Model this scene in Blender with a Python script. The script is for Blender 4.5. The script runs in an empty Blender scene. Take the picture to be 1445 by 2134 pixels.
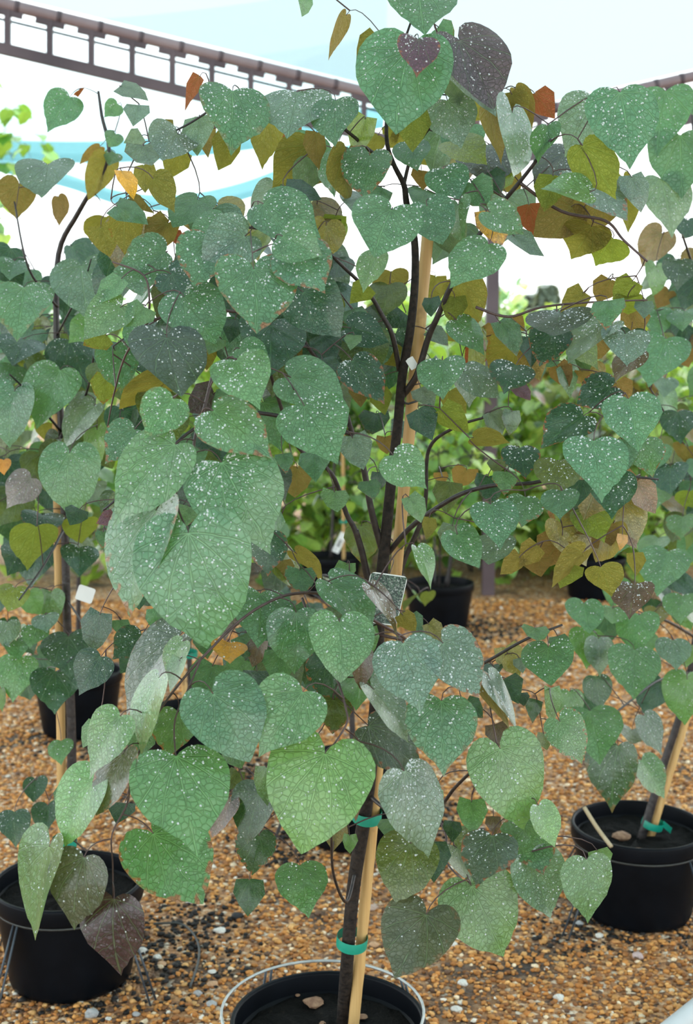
import bpy, math, random
import numpy as np
from mathutils import Vector, Matrix, Euler
random.seed(7); np.random.seed(7)
SC = bpy.context.scene; COL = SC.collection
# ------------------------------------------------------------------ camera
F_PX, CX, CY = 2650.0, 722.5, 1067.0
CAM_Z, PITCH = 1.74, math.radians(7.6)
cam_d = bpy.data.cameras.new('camera'); cam = bpy.data.objects.new('camera', cam_d); COL.objects.link(cam)
cam.location = (0, 0, CAM_Z); cam.rotation_euler = (math.pi/2 - PITCH, 0, 0)
cam_d.sensor_fit = 'VERTICAL'; cam_d.sensor_height = 36; cam_d.sensor_width = 36*1445/2134; cam_d.lens = 36*F_PX/2134
cam_d.clip_end = 500
cam_d.dof.use_dof = True; cam_d.dof.focus_distance = 2.35; cam_d.dof.aperture_fstop = 5.0
SC.camera = cam
# ------------------------------------------------------------------ sky: one even bright overcast
world = bpy.data.worlds.new('overcast_sky'); SC.world = world; world.use_nodes = True
bg = world.node_tree.nodes['Background']; bg.inputs[0].default_value = (0.91, 0.98, 1.0, 1); bg.inputs[1].default_value = 1.0
SC.view_settings.view_transform = 'Standard'; SC.view_settings.look = 'None'
SC.view_settings.gamma = 1.0; SC.view_settings.use_curve_mapping = False
SC.view_settings.exposure = 1.66
try:
    cy = SC.cycles; cy.max_bounces = 3; cy.diffuse_bounces = 3; cy.glossy_bounces = 1; cy.transmission_bounces = 3; cy.transparent_max_bounces = 6
except Exception: pass

FWD = Vector((0, math.cos(PITCH), -math.sin(PITCH))); UP = Vector((0, math.sin(PITCH), math.cos(PITCH))); RT = Vector((1, 0, 0))
CAMP = Vector((0, 0, CAM_Z))
def ray(px, py): return FWD + RT*((px-CX)/F_PX) + UP*((CY-py)/F_PX)
def at(px, py, Y):            # the point seen at a pixel, standing Y metres out
    d = ray(px, py); return CAMP + d*(Y/d.y)
def on_z(px, py, z):          # the point seen at a pixel, at height z
    d = ray(px, py); return CAMP + d*((z-CAM_Z)/d.z)
# ------------------------------------------------------------------ node helpers
class NT:
    def __init__(s, name):
        s.m = bpy.data.materials.new(name); s.m.use_nodes = True; s.t = s.m.node_tree
        s.t.nodes.clear(); s.out = s.n('ShaderNodeOutputMaterial')
    def n(s, typ, **kw):
        nd = s.t.nodes.new(typ)
        for k, v in kw.items(): setattr(nd, k, v)
        return nd
    def set(s, sock, v):
        if isinstance(v, bpy.types.NodeSocket): s.t.links.new(v, sock)
        elif v is not None:
            sock.default_value = v
    def math(s, op, a, b=None, c=None):
        nd = s.n('ShaderNodeMath', operation=op); s.set(nd.inputs[0], a); s.set(nd.inputs[1], b); s.set(nd.inputs[2], c); return nd.outputs[0]
    def mix(s, f, a, b, blend='MIX'):
        nd = s.n('ShaderNodeMix', data_type='RGBA', blend_type=blend)
        s.set(nd.inputs[0], f); s.set(nd.inputs[6], a); s.set(nd.inputs[7], b); return nd.outputs[2]
    def noise(s, vec, scale, detail=3, rough=0.55, out=0, dims='3D'):
        nd = s.n('ShaderNodeTexNoise', noise_dimensions=dims); s.set(nd.inputs['Vector'], vec); nd.inputs['Scale'].default_value = scale
        nd.inputs['Detail'].default_value = detail; nd.inputs['Roughness'].default_value = rough; return nd.outputs[out]
    def ramp(s, f, stops):
        nd = s.n('ShaderNodeValToRGB'); s.set(nd.inputs[0], f); cr = nd.color_ramp
        while len(cr.elements) < len(stops): cr.elements.new(0.5)
        for e, (p, c) in zip(cr.elements, stops): e.position = p; e.color = (*c, 1) if len(c) == 3 else c
        return nd.outputs[0]
    def mapr(s, v, a, b, c=0.0, d=1.0):
        nd = s.n('ShaderNodeMapRange'); nd.clamp = True; s.set(nd.inputs[0], v)
        for i, x in enumerate((a, b, c, d)): nd.inputs[i+1].default_value = x
        return nd.outputs[0]
    def bump(s, h, strength, dist=0.002):
        nd = s.n('ShaderNodeBump'); nd.inputs['Strength'].default_value = strength; nd.inputs['Distance'].default_value = dist
        s.set(nd.inputs['Height'], h); return nd.outputs[0]
    def bsdf(s, col, rough=0.5, normal=None, **kw):
        nd = s.n('ShaderNodeBsdfPrincipled'); s.set(nd.inputs['Base Color'], col); s.set(nd.inputs['Roughness'], rough)
        if normal is not None: s.set(nd.inputs['Normal'], normal)
        for k, v in kw.items(): s.set(nd.inputs[k.replace('_', ' ')], v)
        return nd.outputs[0]
    def done(s, sh): s.t.links.new(sh, s.out.inputs[0]); return s.m
    def obj(s): return s.n('ShaderNodeTexCoord').outputs['Object']
def C4(c): return (*c, 1.0)

def simple(name, c1, c2, scale, rough=0.5, bump=0.2, dist=0.002, **kw):
    t = NT(name); v = t.obj(); f = t.noise(v, scale, 5)
    return t.done(t.bsdf(t.mix(t.mapr(f, .3, .7), C4(c1), C4(c2)), rough, t.bump(f, bump, dist), **kw))

def leaf_material(name, source):
    t = NT(name)
    if source == 'object':
        oi = t.n('ShaderNodeObjectInfo'); col, brown, rnd = oi.outputs['Color'], oi.outputs['Alpha'], oi.outputs['Random']
    else:
        a = t.n('ShaderNodeAttribute', attribute_name='Col'); col, brown, rnd = a.outputs['Color'], a.outputs['Alpha'], 0.5
    uvn = t.n('ShaderNodeUVMap', uv_map='UVMap'); uv = uvn.outputs[0]
    sep = t.n('ShaderNodeSeparateXYZ'); t.set(sep.inputs[0], uv); x, y = sep.outputs[0], sep.outputs[1]
    seed = t.n('ShaderNodeCombineXYZ'); t.set(seed.inputs[0], t.math('MULTIPLY', rnd, 37.0)); t.set(seed.inputs[1], t.math('MULTIPLY', rnd, 19.0))
    vv = t.n('ShaderNodeVectorMath', operation='ADD'); t.set(vv.inputs[0], uv); t.set(vv.inputs[1], seed.outputs[0]); sv = vv.outputs[0]
    n1 = t.noise(sv, 3.0, 2, dims='2D'); n9 = t.noise(sv, 9, 1, dims='2D')
    wob = t.math('MULTIPLY', t.math('SUBTRACT', t.noise(sv, 4.0, 1, dims='2D'), 0.5), 0.10)
    ax = t.math('ABSOLUTE', x)
    ang = t.math('ADD', t.math('ARCTAN2', ax, y), wob)
    r = t.math('SQRT', t.math('ADD', t.math('MULTIPLY', x, x), t.math('MULTIPLY', y, y)))
    dmin = None
    for a0 in (0.0, 0.50, 0.98, 1.5):
        # lateral veins bend towards the tip as they run out
        da = t.math('ABSOLUTE', t.math('SUBTRACT', ang, t.math('SUBTRACT', a0, t.math('MULTIPLY', r, 0.30*min(a0, 1)))))
        d = t.math('MULTIPLY', r, da)
        dmin = d if dmin is None else t.math('MINIMUM', dmin, d)
    main = t.mapr(dmin, 0.004, 0.013, 1, 0)
    s2 = t.math('ADD', t.math('MULTIPLY', t.math('SUBTRACT', y, t.math('MULTIPLY', ax, 0.75)), 6.5), t.math('MULTIPLY', wob, 9.0))
    fr = t.math('ABSOLUTE', t.math('SUBTRACT', t.math('FRACT', s2), 0.5))
    sec = t.mapr(fr, 0.02, 0.07, 0.55, 0)
    vo = t.n('ShaderNodeTexVoronoi', feature='DISTANCE_TO_EDGE', voronoi_dimensions='2D'); t.set(vo.inputs['Vector'], sv); vo.inputs['Scale'].default_value = 15
    ter = t.mapr(vo.outputs['Distance'], 0.0, 0.09, 0.3, 0)
    vein = t.math('MAXIMUM', main, t.math('MAXIMUM', sec, ter))
    ed = t.n('ShaderNodeAttribute', attribute_name='edge').outputs['Fac']
    geo = t.n('ShaderNodeNewGeometry'); back = geo.outputs['Backfacing']
    # colour of the blade
    hsv = t.n('ShaderNodeHueSaturation'); t.set(hsv.inputs['Color'], col)
    t.set(hsv.inputs['Value'], t.mapr(n1, 0.25, 0.75, 0.78, 1.2)); t.set(hsv.inputs['Hue'], t.mapr(rnd, 0, 1, 0.488, 0.512))
    c = hsv.outputs[0]
    c = t.mix(t.math('MULTIPLY', t.mapr(n1, .5, .7), 0.15), c, C4((.10, .075, .07)))   # bronze blush
    lite = t.mix(0.5, t.mix(1.0, c, C4((1.9, 1.9, 1.7)), 'MULTIPLY'), C4((.15, .33, .15)))
    c = t.mix(t.math('MULTIPLY', vein, 0.42), c, lite)
    bm = t.math('MULTIPLY', brown, t.mapr(t.math('ADD', ed, t.math('MULTIPLY', t.math('SUBTRACT', n9, .5), 0.5)), 0.95, 1.03))
    c = t.mix(bm, c, C4((.30, .10, .035)))
    under = t.mix(0.35, c, C4((.20, .19, .07)))
    cc = t.mix(back, c, under)
    hgt = t.math('SUBTRACT', t.math('MULTIPLY', n9, 0.8), t.math('MULTIPLY', vein, 0.8))
    nb = t.bump(hgt, 0.9, 0.008)
    p = t.bsdf(cc, t.mapr(back, 0, 1, 0.33, 0.62), nb, Specular_IOR_Level=t.mapr(back, 0, 1, 0.55, 0.25), Coat_Weight=t.mapr(back, 0, 1, 1.0, 0.0), Coat_Roughness=0.2)
    tr = t.n('ShaderNodeBsdfTranslucent'); t.set(tr.inputs[0], t.mix(0.6, t.mix(1.0, cc, C4((1.6, 1.6, 1.0)), 'MULTIPLY'), t.mix(1.0, cc, C4((2.2, 2.0, .7)), 'MULTIPLY')))
    ms = t.n('ShaderNodeMixShader'); ms.inputs[0].default_value = 0.36; t.t.links.new(p, ms.inputs[1]); t.t.links.new(tr.outputs[0], ms.inputs[2])
    return t.done(ms.outputs[0])

M = {}
M['leaf'] = leaf_material('leaf_blade', 'object'); M['leaf_mass'] = leaf_material('leaf_blade_mass', 'attribute')
M['bark'] = simple('dark_wet_bark', (.012, .010, .012), (.045, .036, .034), 60, .42, .8, .003)
M['bark_old'] = simple('rough_trunk_bark', (.007, .006, .006), (.036, .026, .020), 90, .7, 1.0, .004, Specular_IOR_Level=.25)
M['twig'] = simple('purple_brown_twig', (.045, .024, .024), (.10, .06, .055), 50, .45, .3)
M['tape'] = simple('green_tie_tape', (.0, .20, .13), (.01, .30, .21), 20, .35, .1)
M['pot'] = simple('black_plastic', (.0022, .003, .0045), (.0045, .006, .009), 9, .4, .12, .002, Specular_IOR_Level=.10)
M['wire'] = simple('galvanised_wire', (.34, .36, .36), (.50, .52, .50), 30, .4, .2, Metallic=.5)
M['wire_dark'] = simple('dull_grey_wire', (.035, .045, .06), (.08, .10, .12), 30, .5, .2, Metallic=.3)
M['tube'] = simple('black_drip_tube', (.02, .022, .022), (.05, .055, .05), 20, .5, .1)
M['steel'] = simple('brown_primer_steel', (.075, .05, .06), (.13, .09, .10), 3, .55, .1)
M['chord'] = simple('pinkish_primer_tube', (.23, .16, .17), (.33, .25, .26), 3, .5, .1)
M['tag'] = simple('white_tag', (.72, .73, .72), (.82, .82, .80), 12, .4, .02)
M['ink'] = simple('black_ink', (.02, .02, .02), (.03, .03, .03), 10, .6, 0)
M['chip'] = simple('bark_chip', (.16, .075, .045), (.36, .22, .13), 70, .8, .8, .004)
M['grey'] = simple('pale_grey_plastic', (.42, .44, .45), (.5, .52, .53), 6, .5, .1)
def mk_soil():
    t = NT('wet_potting_soil'); v = t.obj(); f = t.noise(v, 55, 6, .7); g = t.noise(v, 160, 3)
    c = t.ramp(f, [(.3, (.003, .003, .003)), (.6, (.009, .008, .007)), (.74, (.035, .027, .02))])
    return t.done(t.bsdf(c, .85, t.bump(t.math('ADD', f, g), 1, .01), Specular_IOR_Level=.15))
M['soil'] = mk_soil()
def mk_bamboo():
    t = NT('tan_bamboo'); v = t.obj(); mp = t.n('ShaderNodeMapping'); t.set(mp.inputs[0], v); mp.inputs['Scale'].default_value = (90, 90, 2.5)
    f = t.noise(mp.outputs[0], 1, 4); g = t.noise(v, 7, 4)
    c = t.mix(t.mapr(f, .3, .7), C4((.46, .26, .09)), C4((.64, .42, .17)))
    c = t.mix(t.mapr(g, .62, .70), c, C4((.10, .055, .025)))
    return t.done(t.bsdf(c, .5, t.bump(f, .3, .002)))
M['bamboo'] = mk_bamboo()
def mk_drop():
    t = NT('rain_drop'); return t.done(t.bsdf(C4((.9, .95, .95)), .03, None, Transmission_Weight=.5, IOR=1.33, Specular_IOR_Level=.9))  # part-opaque white body stands in for sky glints on clear drops
M['drop'] = mk_drop()
def mk_ground():
    t = NT('brown_pea_gravel'); v = t.obj()
    vo = t.n('ShaderNodeTexVoronoi', voronoi_dimensions='2D'); t.set(vo.inputs['Vector'], v); vo.inputs['Scale'].default_value = 75
    s = t.n('ShaderNodeSeparateColor'); t.set(s.inputs[0], vo.outputs['Color'])
    c = t.ramp(s.outputs[0], [(0, (.08, .04, .02)), (.3, (.33, .15, .06)), (.6, (.48, .235, .09)), (.85, (.60, .34, .16)), (.97, (.75, .64, .5))])
    c = t.mix(t.mapr(t.noise(v, 2.3, 4), .55, .68), c, C4((.05, .035, .025)))
    return t.done(t.bsdf(c, .7, t.bump(t.math('MULTIPLY', vo.outputs['Distance'], -1.0), 1, .012)))
M['ground'] = mk_ground()
def mk_gravel():
    t = NT('gravel_stone'); a = t.n('ShaderNodeAttribute', attribute_name='Col'); v = t.obj(); f = t.noise(v, 160, 3)
    c = t.mix(1.0, a.outputs['Color'], t.mix(f, C4((.65, .65, .65)), C4((1.3, 1.3, 1.3))), 'MULTIPLY')
    return t.done(t.bsdf(c, .6, t.bump(f, .3, .002), Specular_IOR_Level=.25))
M['gravel'] = mk_gravel()
def mk_cloth(name, tint, alpha, lum):
    t = NT(name); v = t.obj(); f = t.noise(v, 1.2, 3)
    tp = t.n('ShaderNodeBsdfTransparent'); tp.inputs[0].default_value = C4(tint)
    tl = t.n('ShaderNodeBsdfTranslucent'); t.set(tl.inputs[0], t.mix(f, C4(lum), C4([min(1, q*1.06) for q in lum])))
    df = t.n('ShaderNodeBsdfDiffuse'); df.inputs[0].default_value = C4(lum)
    m1 = t.n('ShaderNodeMixShader'); m1.inputs[0].default_value = .35; t.t.links.new(tl.outputs[0], m1.inputs[1]); t.t.links.new(df.outputs[0], m1.inputs[2])
    m2 = t.n('ShaderNodeMixShader'); m2.inputs[0].default_value = alpha; t.t.links.new(tp.outputs[0], m2.inputs[1]); t.t.links.new(m1.outputs[0], m2.inputs[2])
    return t.done(m2.outputs[0])
M['roof_cloth'] = mk_cloth('pale_shade_cloth', (.385, .475, .49), .5, (.34, .42, .44))
M['swag_cloth'] = mk_cloth('sagging_shade_cloth', (.93, .99, 1.0), .35, (.75, .86, .88))
M['belly_shade'] = mk_cloth('teal_belly_shade', (.38, .66, .71), .7, (.22, .44, .49))  # shade under the sagging belly, put into the colour of a teal strip
def mk_picture():
    t = NT('printed_foliage_picture'); v = t.obj(); vo = t.n('ShaderNodeTexVoronoi'); t.set(vo.inputs['Vector'], v); vo.inputs['Scale'].default_value = 420
    s = t.n('ShaderNodeSeparateColor'); t.set(s.inputs[0], vo.outputs['Color'])
    c = t.ramp(s.outputs[0], [(0, (.008, .014, .012)), (.4, (.03, .06, .04)), (.65, (.09, .15, .10)), (.85, (.16, .17, .15)), (1, (.30, .32, .30))])
    return t.done(t.bsdf(c, .3))
M['picture'] = mk_picture()
# ------------------------------------------------------------------ object helpers
def tag(o, label=None, cat=None, group=None, kind=None):
    for k, v in (('label', label), ('category', cat), ('group', group), ('kind', kind)):
        if v: o[k] = v
    return o
def empty(name, loc, label, cat, group=None):
    o = bpy.data.objects.new(name, None); o.location = loc; o.empty_display_size = .1; COL.objects.link(o)
    return tag(o, label, cat, group)
def put(name, me, mat, parent=None, kind=None, smooth=True):
    """mesh data in world coordinates -> one object, parented without moving"""
    o = bpy.data.objects.new(name, me)
    if mat is not None and not me.materials: me.materials.append(mat)
    if smooth: me.polygons.foreach_set('use_smooth', [True]*len(me.polygons))
    COL.objects.link(o)
    if parent is not None:
        org = Vector((0, 0, 0)); p = parent
        while p is not None: org += Vector(p.location); p = p.parent
        o.parent = parent; o.location = -org
    else:      # origin at the thing's base
        co = np.empty(len(me.vertices)*3); me.vertices.foreach_get('co', co); co = co.reshape(-1, 3)
        c = (co.min(0)+co.max(0))/2; c[2] = co[:, 2].min(); co -= c
        me.vertices.foreach_set('co', co.ravel()); o.location = c
    if kind: o['kind'] = kind
    return o
def mesh(name, v, f):
    me = bpy.data.meshes.new(name); me.from_pydata([tuple(p) for p in v], [], [tuple(q) for q in f]); me.update(); return me
def np_mesh(name, V, T, cols=None, uvs=None, edge=None):
    me = bpy.data.meshes.new(name); n, m = len(V), len(T)
    me.vertices.add(n); me.vertices.foreach_set('co', np.asarray(V, np.float32).ravel())
    me.loops.add(3*m); me.loops.foreach_set('vertex_index', np.asarray(T, np.int32).ravel())
    me.polygons.add(m); me.polygons.foreach_set('loop_start', np.arange(0, 3*m, 3, dtype=np.int32))
    try: me.polygons.foreach_set('loop_total', np.full(m, 3, np.int32))
    except Exception: pass
    if cols is not None:
        a = me.attributes.new('Col', 'FLOAT_COLOR', 'POINT'); a.data.foreach_set('color', np.asarray(cols, np.float32).ravel())
    if edge is not None:
        a = me.attributes.new('edge', 'FLOAT', 'POINT'); a.data.foreach_set('value', np.asarray(edge, np.float32))
    if uvs is not None:
        u = me.uv_layers.new(name='UVMap'); u.data.foreach_set('uv', np.asarray(uvs, np.float32)[np.asarray(T).ravel()].ravel())
    me.update(calc_edges=True); return me
class MB:
    def __init__(s): s.v = []; s.f = []
    def add(s, v, f):
        o = len(s.v); s.v += [Vector(p) for p in v]; s.f += [[i+o for i in q] for q in f]; return s
    def tube(s, pts, rad, seg=8, cap=True):
        pts = [Vector(p) for p in pts]; n = len(pts)
        if not hasattr(rad, '__len__'): rad = [rad]*n
        v, f = [], []; ref = Vector((.31, .17, .93)).normalized(); 
        for i, p in enumerate(pts):
            d = (pts[min(i+1, n-1)]-pts[max(i-1, 0)]); d = d.normalized() if d.length > 1e-9 else Vector((0, 0, 1))
            a = ref - d*ref.dot(d)
            if a.length < 1e-3: a = d.orthogonal()
            a.normalize(); ref = a; b = d.cross(a)
            for k in range(seg):
                t = 2*math.pi*k/seg; v.append(p + (a*math.cos(t)+b*math.sin(t))*rad[i])
        for i in range(n-1):
            for k in range(seg):
                k2 = (k+1) % seg; f.append([i*seg+k, i*seg+k2, (i+1)*seg+k2, (i+1)*seg+k])
        if cap: f.append(list(range(seg))[::-1]); f.append([(n-1)*seg+k for k in range(seg)])
        return s.add(v, f)
    def lathe(s, prof, c, seg=48, tilt=None):
        v, f = [], []
        for (r, z) in prof:
            for k in range(seg):
                t = 2*math.pi*k/seg; v.append(Vector((c[0]+r*math.cos(t), c[1]+r*math.sin(t), c[2]+z)))
        for i in range(len(prof)-1):
            for k in range(seg):
                k2 = (k+1) % seg; f.append([i*seg+k, i*seg+k2, (i+1)*seg+k2, (i+1)*seg+k])
        return s.add(v, f)
    def box(s, c, ax, ay, az):
        c, ax, ay, az = map(Vector, (c, ax, ay, az)); v = [c+ax*i+ay*j+az*k for k in (-1, 1) for j in (-1, 1) for i in (-1, 1)]
        return s.add(v, [[0, 2, 3, 1], [4, 5, 7, 6], [0, 1, 5, 4], [2, 6, 7, 3], [0, 4, 6, 2], [1, 3, 7, 5]])
    def bar(s, a, b, w, h, side=Vector((0, 1, 0))):
        a, b = Vector(a), Vector(b); d = (b-a); L = d.length; d.normalize(); sd = (side - d*side.dot(d)).normalized(); u = d.cross(sd)
        return s.box((a+b)/2, d*L/2, sd*w/2, u*h/2)
    def build(s, name, mat, parent=None, kind=None, smooth=True):
        return put(name, mesh(name, s.v, s.f), mat, parent, kind, smooth)
def spline(pts, n=6):
    """smooth curve through points (lists of equal length), n samples per span"""
    P = [np.array(p, float) for p in pts]; out = []
    if len(P) < 3:
        return [P[0] + (P[-1]-P[0])*t/n for t in range(n+1)]
    for i in range(len(P)-1):
        p0, p1, p2, p3 = P[max(i-1, 0)], P[i], P[i+1], P[min(i+2, len(P)-1)]
        for k in range(n):
            t = k/n; out.append(.5*((2*p1)+(-p0+p2)*t+(2*p0-5*p1+4*p2-p3)*t*t+(-p0+3*p1-3*p2+p3)*t**3))
    out.append(P[-1]); return out
# ------------------------------------------------------------------ heart-shaped leaf blades
PHI_A = [0, 4, 8, 17, 30, 48, 64, 75, 87, 98, 110, 122, 135]
R_A = [1.0, .90, .845, .76, .71, .635, .555, .51, .44, .36, .27, .17, .06]       # shallow heart
PHI_B = [0, 4, 8, 17, 30, 48, 64, 80, 95, 110, 128, 146, 164]
R_B = [1.0, .93, .88, .80, .735, .66, .60, .555, .50, .44, .36, .25, .09]        # deep heart
PHI_C = [0, 6, 12, 22, 34, 48, 64, 80, 95, 110, 128, 146, 160]
R_C = [1.0, .915, .87, .81, .75, .68, .62, .57, .51, .43, .34, .22, .08]          # rounder, blunt tip
FR = [0.0, .28, .52, .74, .90, 1.0]; FR_LO = [0.0, .6, 1.0]
def leaf_shape(rng, lo=False):
    kind = rng.choice('AAAABC'); PH, RR = {'A': (PHI_A, R_A), 'B': (PHI_B, R_B), 'C': (PHI_C, R_C)}[kind]
    return dict(ph=PH, rr=RR, fold=rng.uniform(.02, .22), droop=rng.uniform(.02, .30), cup=rng.uniform(-.10, .12), wav=rng.uniform(.01, .05),
                k=rng.randint(3, 6), p=rng.uniform(0, 6.28), tw=rng.uniform(-.22, .22), bend=rng.uniform(-.10, .10), asym=rng.uniform(-.06, .06), lo=lo)
def leaf_z(sh, x, y):
    r = np.hypot(x, y); ph = np.arctan2(x, y)
    z = sh['fold']*np.sqrt(x*x+.0016) - sh['droop']*np.maximum(y, 0)**2 - .35*sh['droop']*x*x + sh['cup']*x*x*1.5
    z = z + sh['wav']*np.sin(sh['k']*ph+sh['p'])*r*r*1.6 + sh['tw']*x*y
    return z
def leaf_verts(sh):
    n = 9 if sh['lo'] else 31; fr = FR_LO if sh['lo'] else FR
    pm = sh['ph'][-1]; u = np.linspace(-1, 1, n); phi = np.sign(u)*np.abs(u)**1.35*pm     # denser at the tip
    R = np.interp(np.abs(phi), sh['ph'], sh['rr'])*(1+sh['asym']*np.sign(phi)*np.minimum(np.abs(phi)/40, 1))
    R = R*(1+.012*np.sin(phi*.45+sh['p']))
    phi = np.radians(phi); V = [(0, 0)]; E = [0]
    for q in fr[1:]:
        for a, r in zip(phi, R): V.append((math.sin(a)*r*q, math.cos(a)*r*q)); E.append(q)
    V = np.array(V); x, y = V[:, 0]+sh['bend']*V[:, 1]**2, V[:, 1]
    co = np.stack([x, y, leaf_z(sh, x, y)], 1); co -= co[0]; T = []
    for k in range(n-1): T.append((0, 1+k+1, 1+k))
    for j in range(len(fr)-2):
        a = 1+j*n; b = a+n
        for k in range(n-1): T += [(a+k, a+k+1, b+k+1), (a+k, b+k+1, b+k)]
    T = np.array(T)
    # normals up
    e = np.cross(co[T[0, 1]]-co[T[0, 0]], co[T[0, 2]]-co[T[0, 0]])
    fix = [t if np.cross(co[t[1]]-co[t[0]], co[t[2]]-co[t[0]])[2] > 0 else (t[0], t[2], t[1]) for t in T]
    return co, np.array(fix), V, np.array(E)
_r = random.Random(11)
SHAPES = [leaf_shape(_r) for _ in range(18)]
LEAF_ME = []
for sh in SHAPES:
    co, T, uv, E = leaf_verts(sh); me = np_mesh('leaf_blade', co, T, uvs=uv, edge=E); me.materials.append(M['leaf'])
    me.polygons.foreach_set('use_smooth', [True]*len(me.polygons)); LEAF_ME.append(me)
LO = []
for _ in range(8):
    sh = leaf_shape(_r, True); LO.append(leaf_verts(sh))
PAL = {'g': (.088, .222, .108), 'l': (.140, .305, .130), 'd': (.025, .086, .045), 'gs': (.130, .225, .165), 's': (.17, .265, .215), 'y': (.25, .23, .05),  # silver class is paled so its colour carries the sky glare
       'yg': (.21, .30, .045), 'b': (.21, .15, .06), 'o': (.27, .15, .07), 'oy': (.28, .22, .06), 'a': (.75, .38, .045), 'r': (.36, .03, .04),
       'p': (.13, .045, .085), 'pu': (.042, .020, .025), 'pd': (.085, .05, .06), 'gp': (.085, .105, .06), 'bp': (.12, .08, .055), 'og': (.10, .15, .03),
       'pk': (.21, .18, .20), 'dp': (.055, .095, .065), 'sl': (.07, .085, .095)}
UNDER = {'y', 'b', 'o', 'oy', 'yg', 'r'}
def leaf_matrix(bx, by, tx, ty, w, Y, under, rng):
    B = at(bx, by, Y); depth = (B-CAMP).dot(FWD); s = depth/F_PX
    v = RT*((tx-bx)*s) + UP*((by-ty)*s); ln = v.length; W = w*s
    L = max(ln, W/.98, .03)*1.02; L = min(L, max(ln*1.01, .20))
    h = math.sqrt(max(L*L-ln*ln, 0)); h = max(h, .2*ln)
    tc = (CAMP-B).normalized()
    d = (v + tc*h*(-1 if under else 1)).normalized()
    n0 = (tc - d*tc.dot(d)).normalized() * (-1 if under else 1)
    rho = math.acos(max(.3, min(1, W/(.98*L)))) * .92 + .06
    best = None
    for sg in (-1, 1):
        n = Matrix.Rotation(sg*rho, 3, d) @ n0
        if best is None or n.z > best.z: best = n
    n = best; x = d.cross(n).normalized()
    m = Matrix((x, d, n)).transposed()
    if x.cross(d).dot(n) < 0: m = Matrix((-x, d, n)).transposed()
    return Matrix.Translation(B) @ m.to_4x4() @ Matrix.Scale(L, 4), d, L
def free_matrix(B, d, n, L):
    d = Vector(d).normalized(); n = Vector(n); n = (n-d*n.dot(d)).normalized(); x = d.cross(n)
    return Matrix.Translation(B) @ Matrix((x, d, n)).transposed().to_4x4() @ Matrix.Scale(L, 4)
class Plant:
    """one plant: skeleton points, leaves, twigs; everything ends up as parts of one root"""
    def __init__(s, root, seed): s.root = root; s.rng = random.Random(seed); s.skel = []; s.leaves = []; s.twig = MB(); s.drops = []; s.rest = []
    def branch(s, pts, r0, r1, name='branch', mat='bark', n=6, seg=8):
        P = spline(pts, n); N = len(P); P = [Vector(p) for p in P]
        MB().tube(P, [r0+(r1-r0)*i/(N-1) for i in range(N)], seg).build(name, M[mat], s.root)
        for a, b in zip(P, P[1:]):
            k = max(1, int((b-a).length/.03)); s.skel += [tuple(a+(b-a)*j/k) for j in range(k)]
        return P
    def leaf(s, m, d, L, cls, rim=0, wet=0): s.leaves.append((m, Vector(d), L, cls, rim, wet))
    def grow(s, nparts=300, petiole=True, rad=.0011):
        rng = s.rng
        inv = -Vector(s.root.location); S = np.array(s.skel)
        key = [float(np.min(np.sum((S-np.array(l[0].translation))**2, 1))) for l in s.leaves]
        order = sorted(range(len(s.leaves)), key=lambda i: key[i])
        big = set(sorted(range(len(s.leaves)), key=lambda i: -s.leaves[i][2]/(s.leaves[i][0].translation-CAMP).length)[:nparts])
        pts = list(s.skel)
        arr = np.array(pts); 
        for i in order:
            m, d, L, cls, rim, wet = s.leaves[i]; B = m.translation.copy(); n = m.to_3x3().col[2].normalized()
            c = PAL[cls]
            if cls in ('g', 'd', 'l') and B.z < 1.15: c = (c[0]*1.15, c[1]*1.08, c[2]*.8)
            j = rng.uniform(.86, 1.14); c = (c[0]*j*rng.uniform(.93, 1.07), c[1]*j, c[2]*j*rng.uniform(.92, 1.08))
            vi = rng.randrange(len(SHAPES))
            if i in big:
                o = bpy.data.objects.new('leaf', LEAF_ME[vi]); COL.objects.link(o); o.parent = s.root
                mm = m.copy(); mm.translation = B+inv; o.matrix_basis = mm; o.color = (*c, rim)
                if wet:
                    s.drops.append((m, SHAPES[vi], wet))
            else: s.rest.append((m, c, rim))
            if petiole:
                E = B - d*.02; dd = np.sum((arr-np.array(E))**2, 1); q = Vector(arr[int(np.argmin(dd))]); gap = (q-B).length
                ct = B - d*min(.035, gap*.45) + Vector((0, .3, .5))*min(.02, gap*.12)
                path = [B*(1-t)**2 + ct*2*t*(1-t) + q*t*t for t in (0, .2, .4, .6, .8, 1)]; N = 6
                r1 = rad*(1+min(.7, gap*3)); s.twig.tube(path, [rad*.75+(r1-rad*.75)*k/(N-1) for k in range(N)], 4, False)
                new = [tuple(p) for p in path[1:]]
                if new: arr = np.vstack([arr, np.array(new)])
        if s.twig.v: s.twig.build('twigs', M['twig'], s.root, 'stuff')
        if s.rest: leaf_mass('leaf_mass', s.rest, s.root)
        if s.drops: droplets(s.drops, s.root, rng)
def leaf_mass(name, items, root, mat='leaf_mass'):
    V, T, Cc, U, Ee = [], [], [], [], []; o = 0
    for k, (m, c, rim) in enumerate(items):
        co, t, uv, e = LO[k % len(LO)]; A = np.array(m)
        V.append(co@A[:3, :3].T + A[:3, 3]); T.append(t+o); o += len(co); Cc.append(np.tile((*c, rim), (len(co), 1))); U.append(uv); Ee.append(e)
    me = np_mesh(name, np.vstack(V), np.vstack(T), np.vstack(Cc), np.vstack(U), np.concatenate(Ee))
    return put(name, me, M[mat], root, 'stuff')
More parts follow.
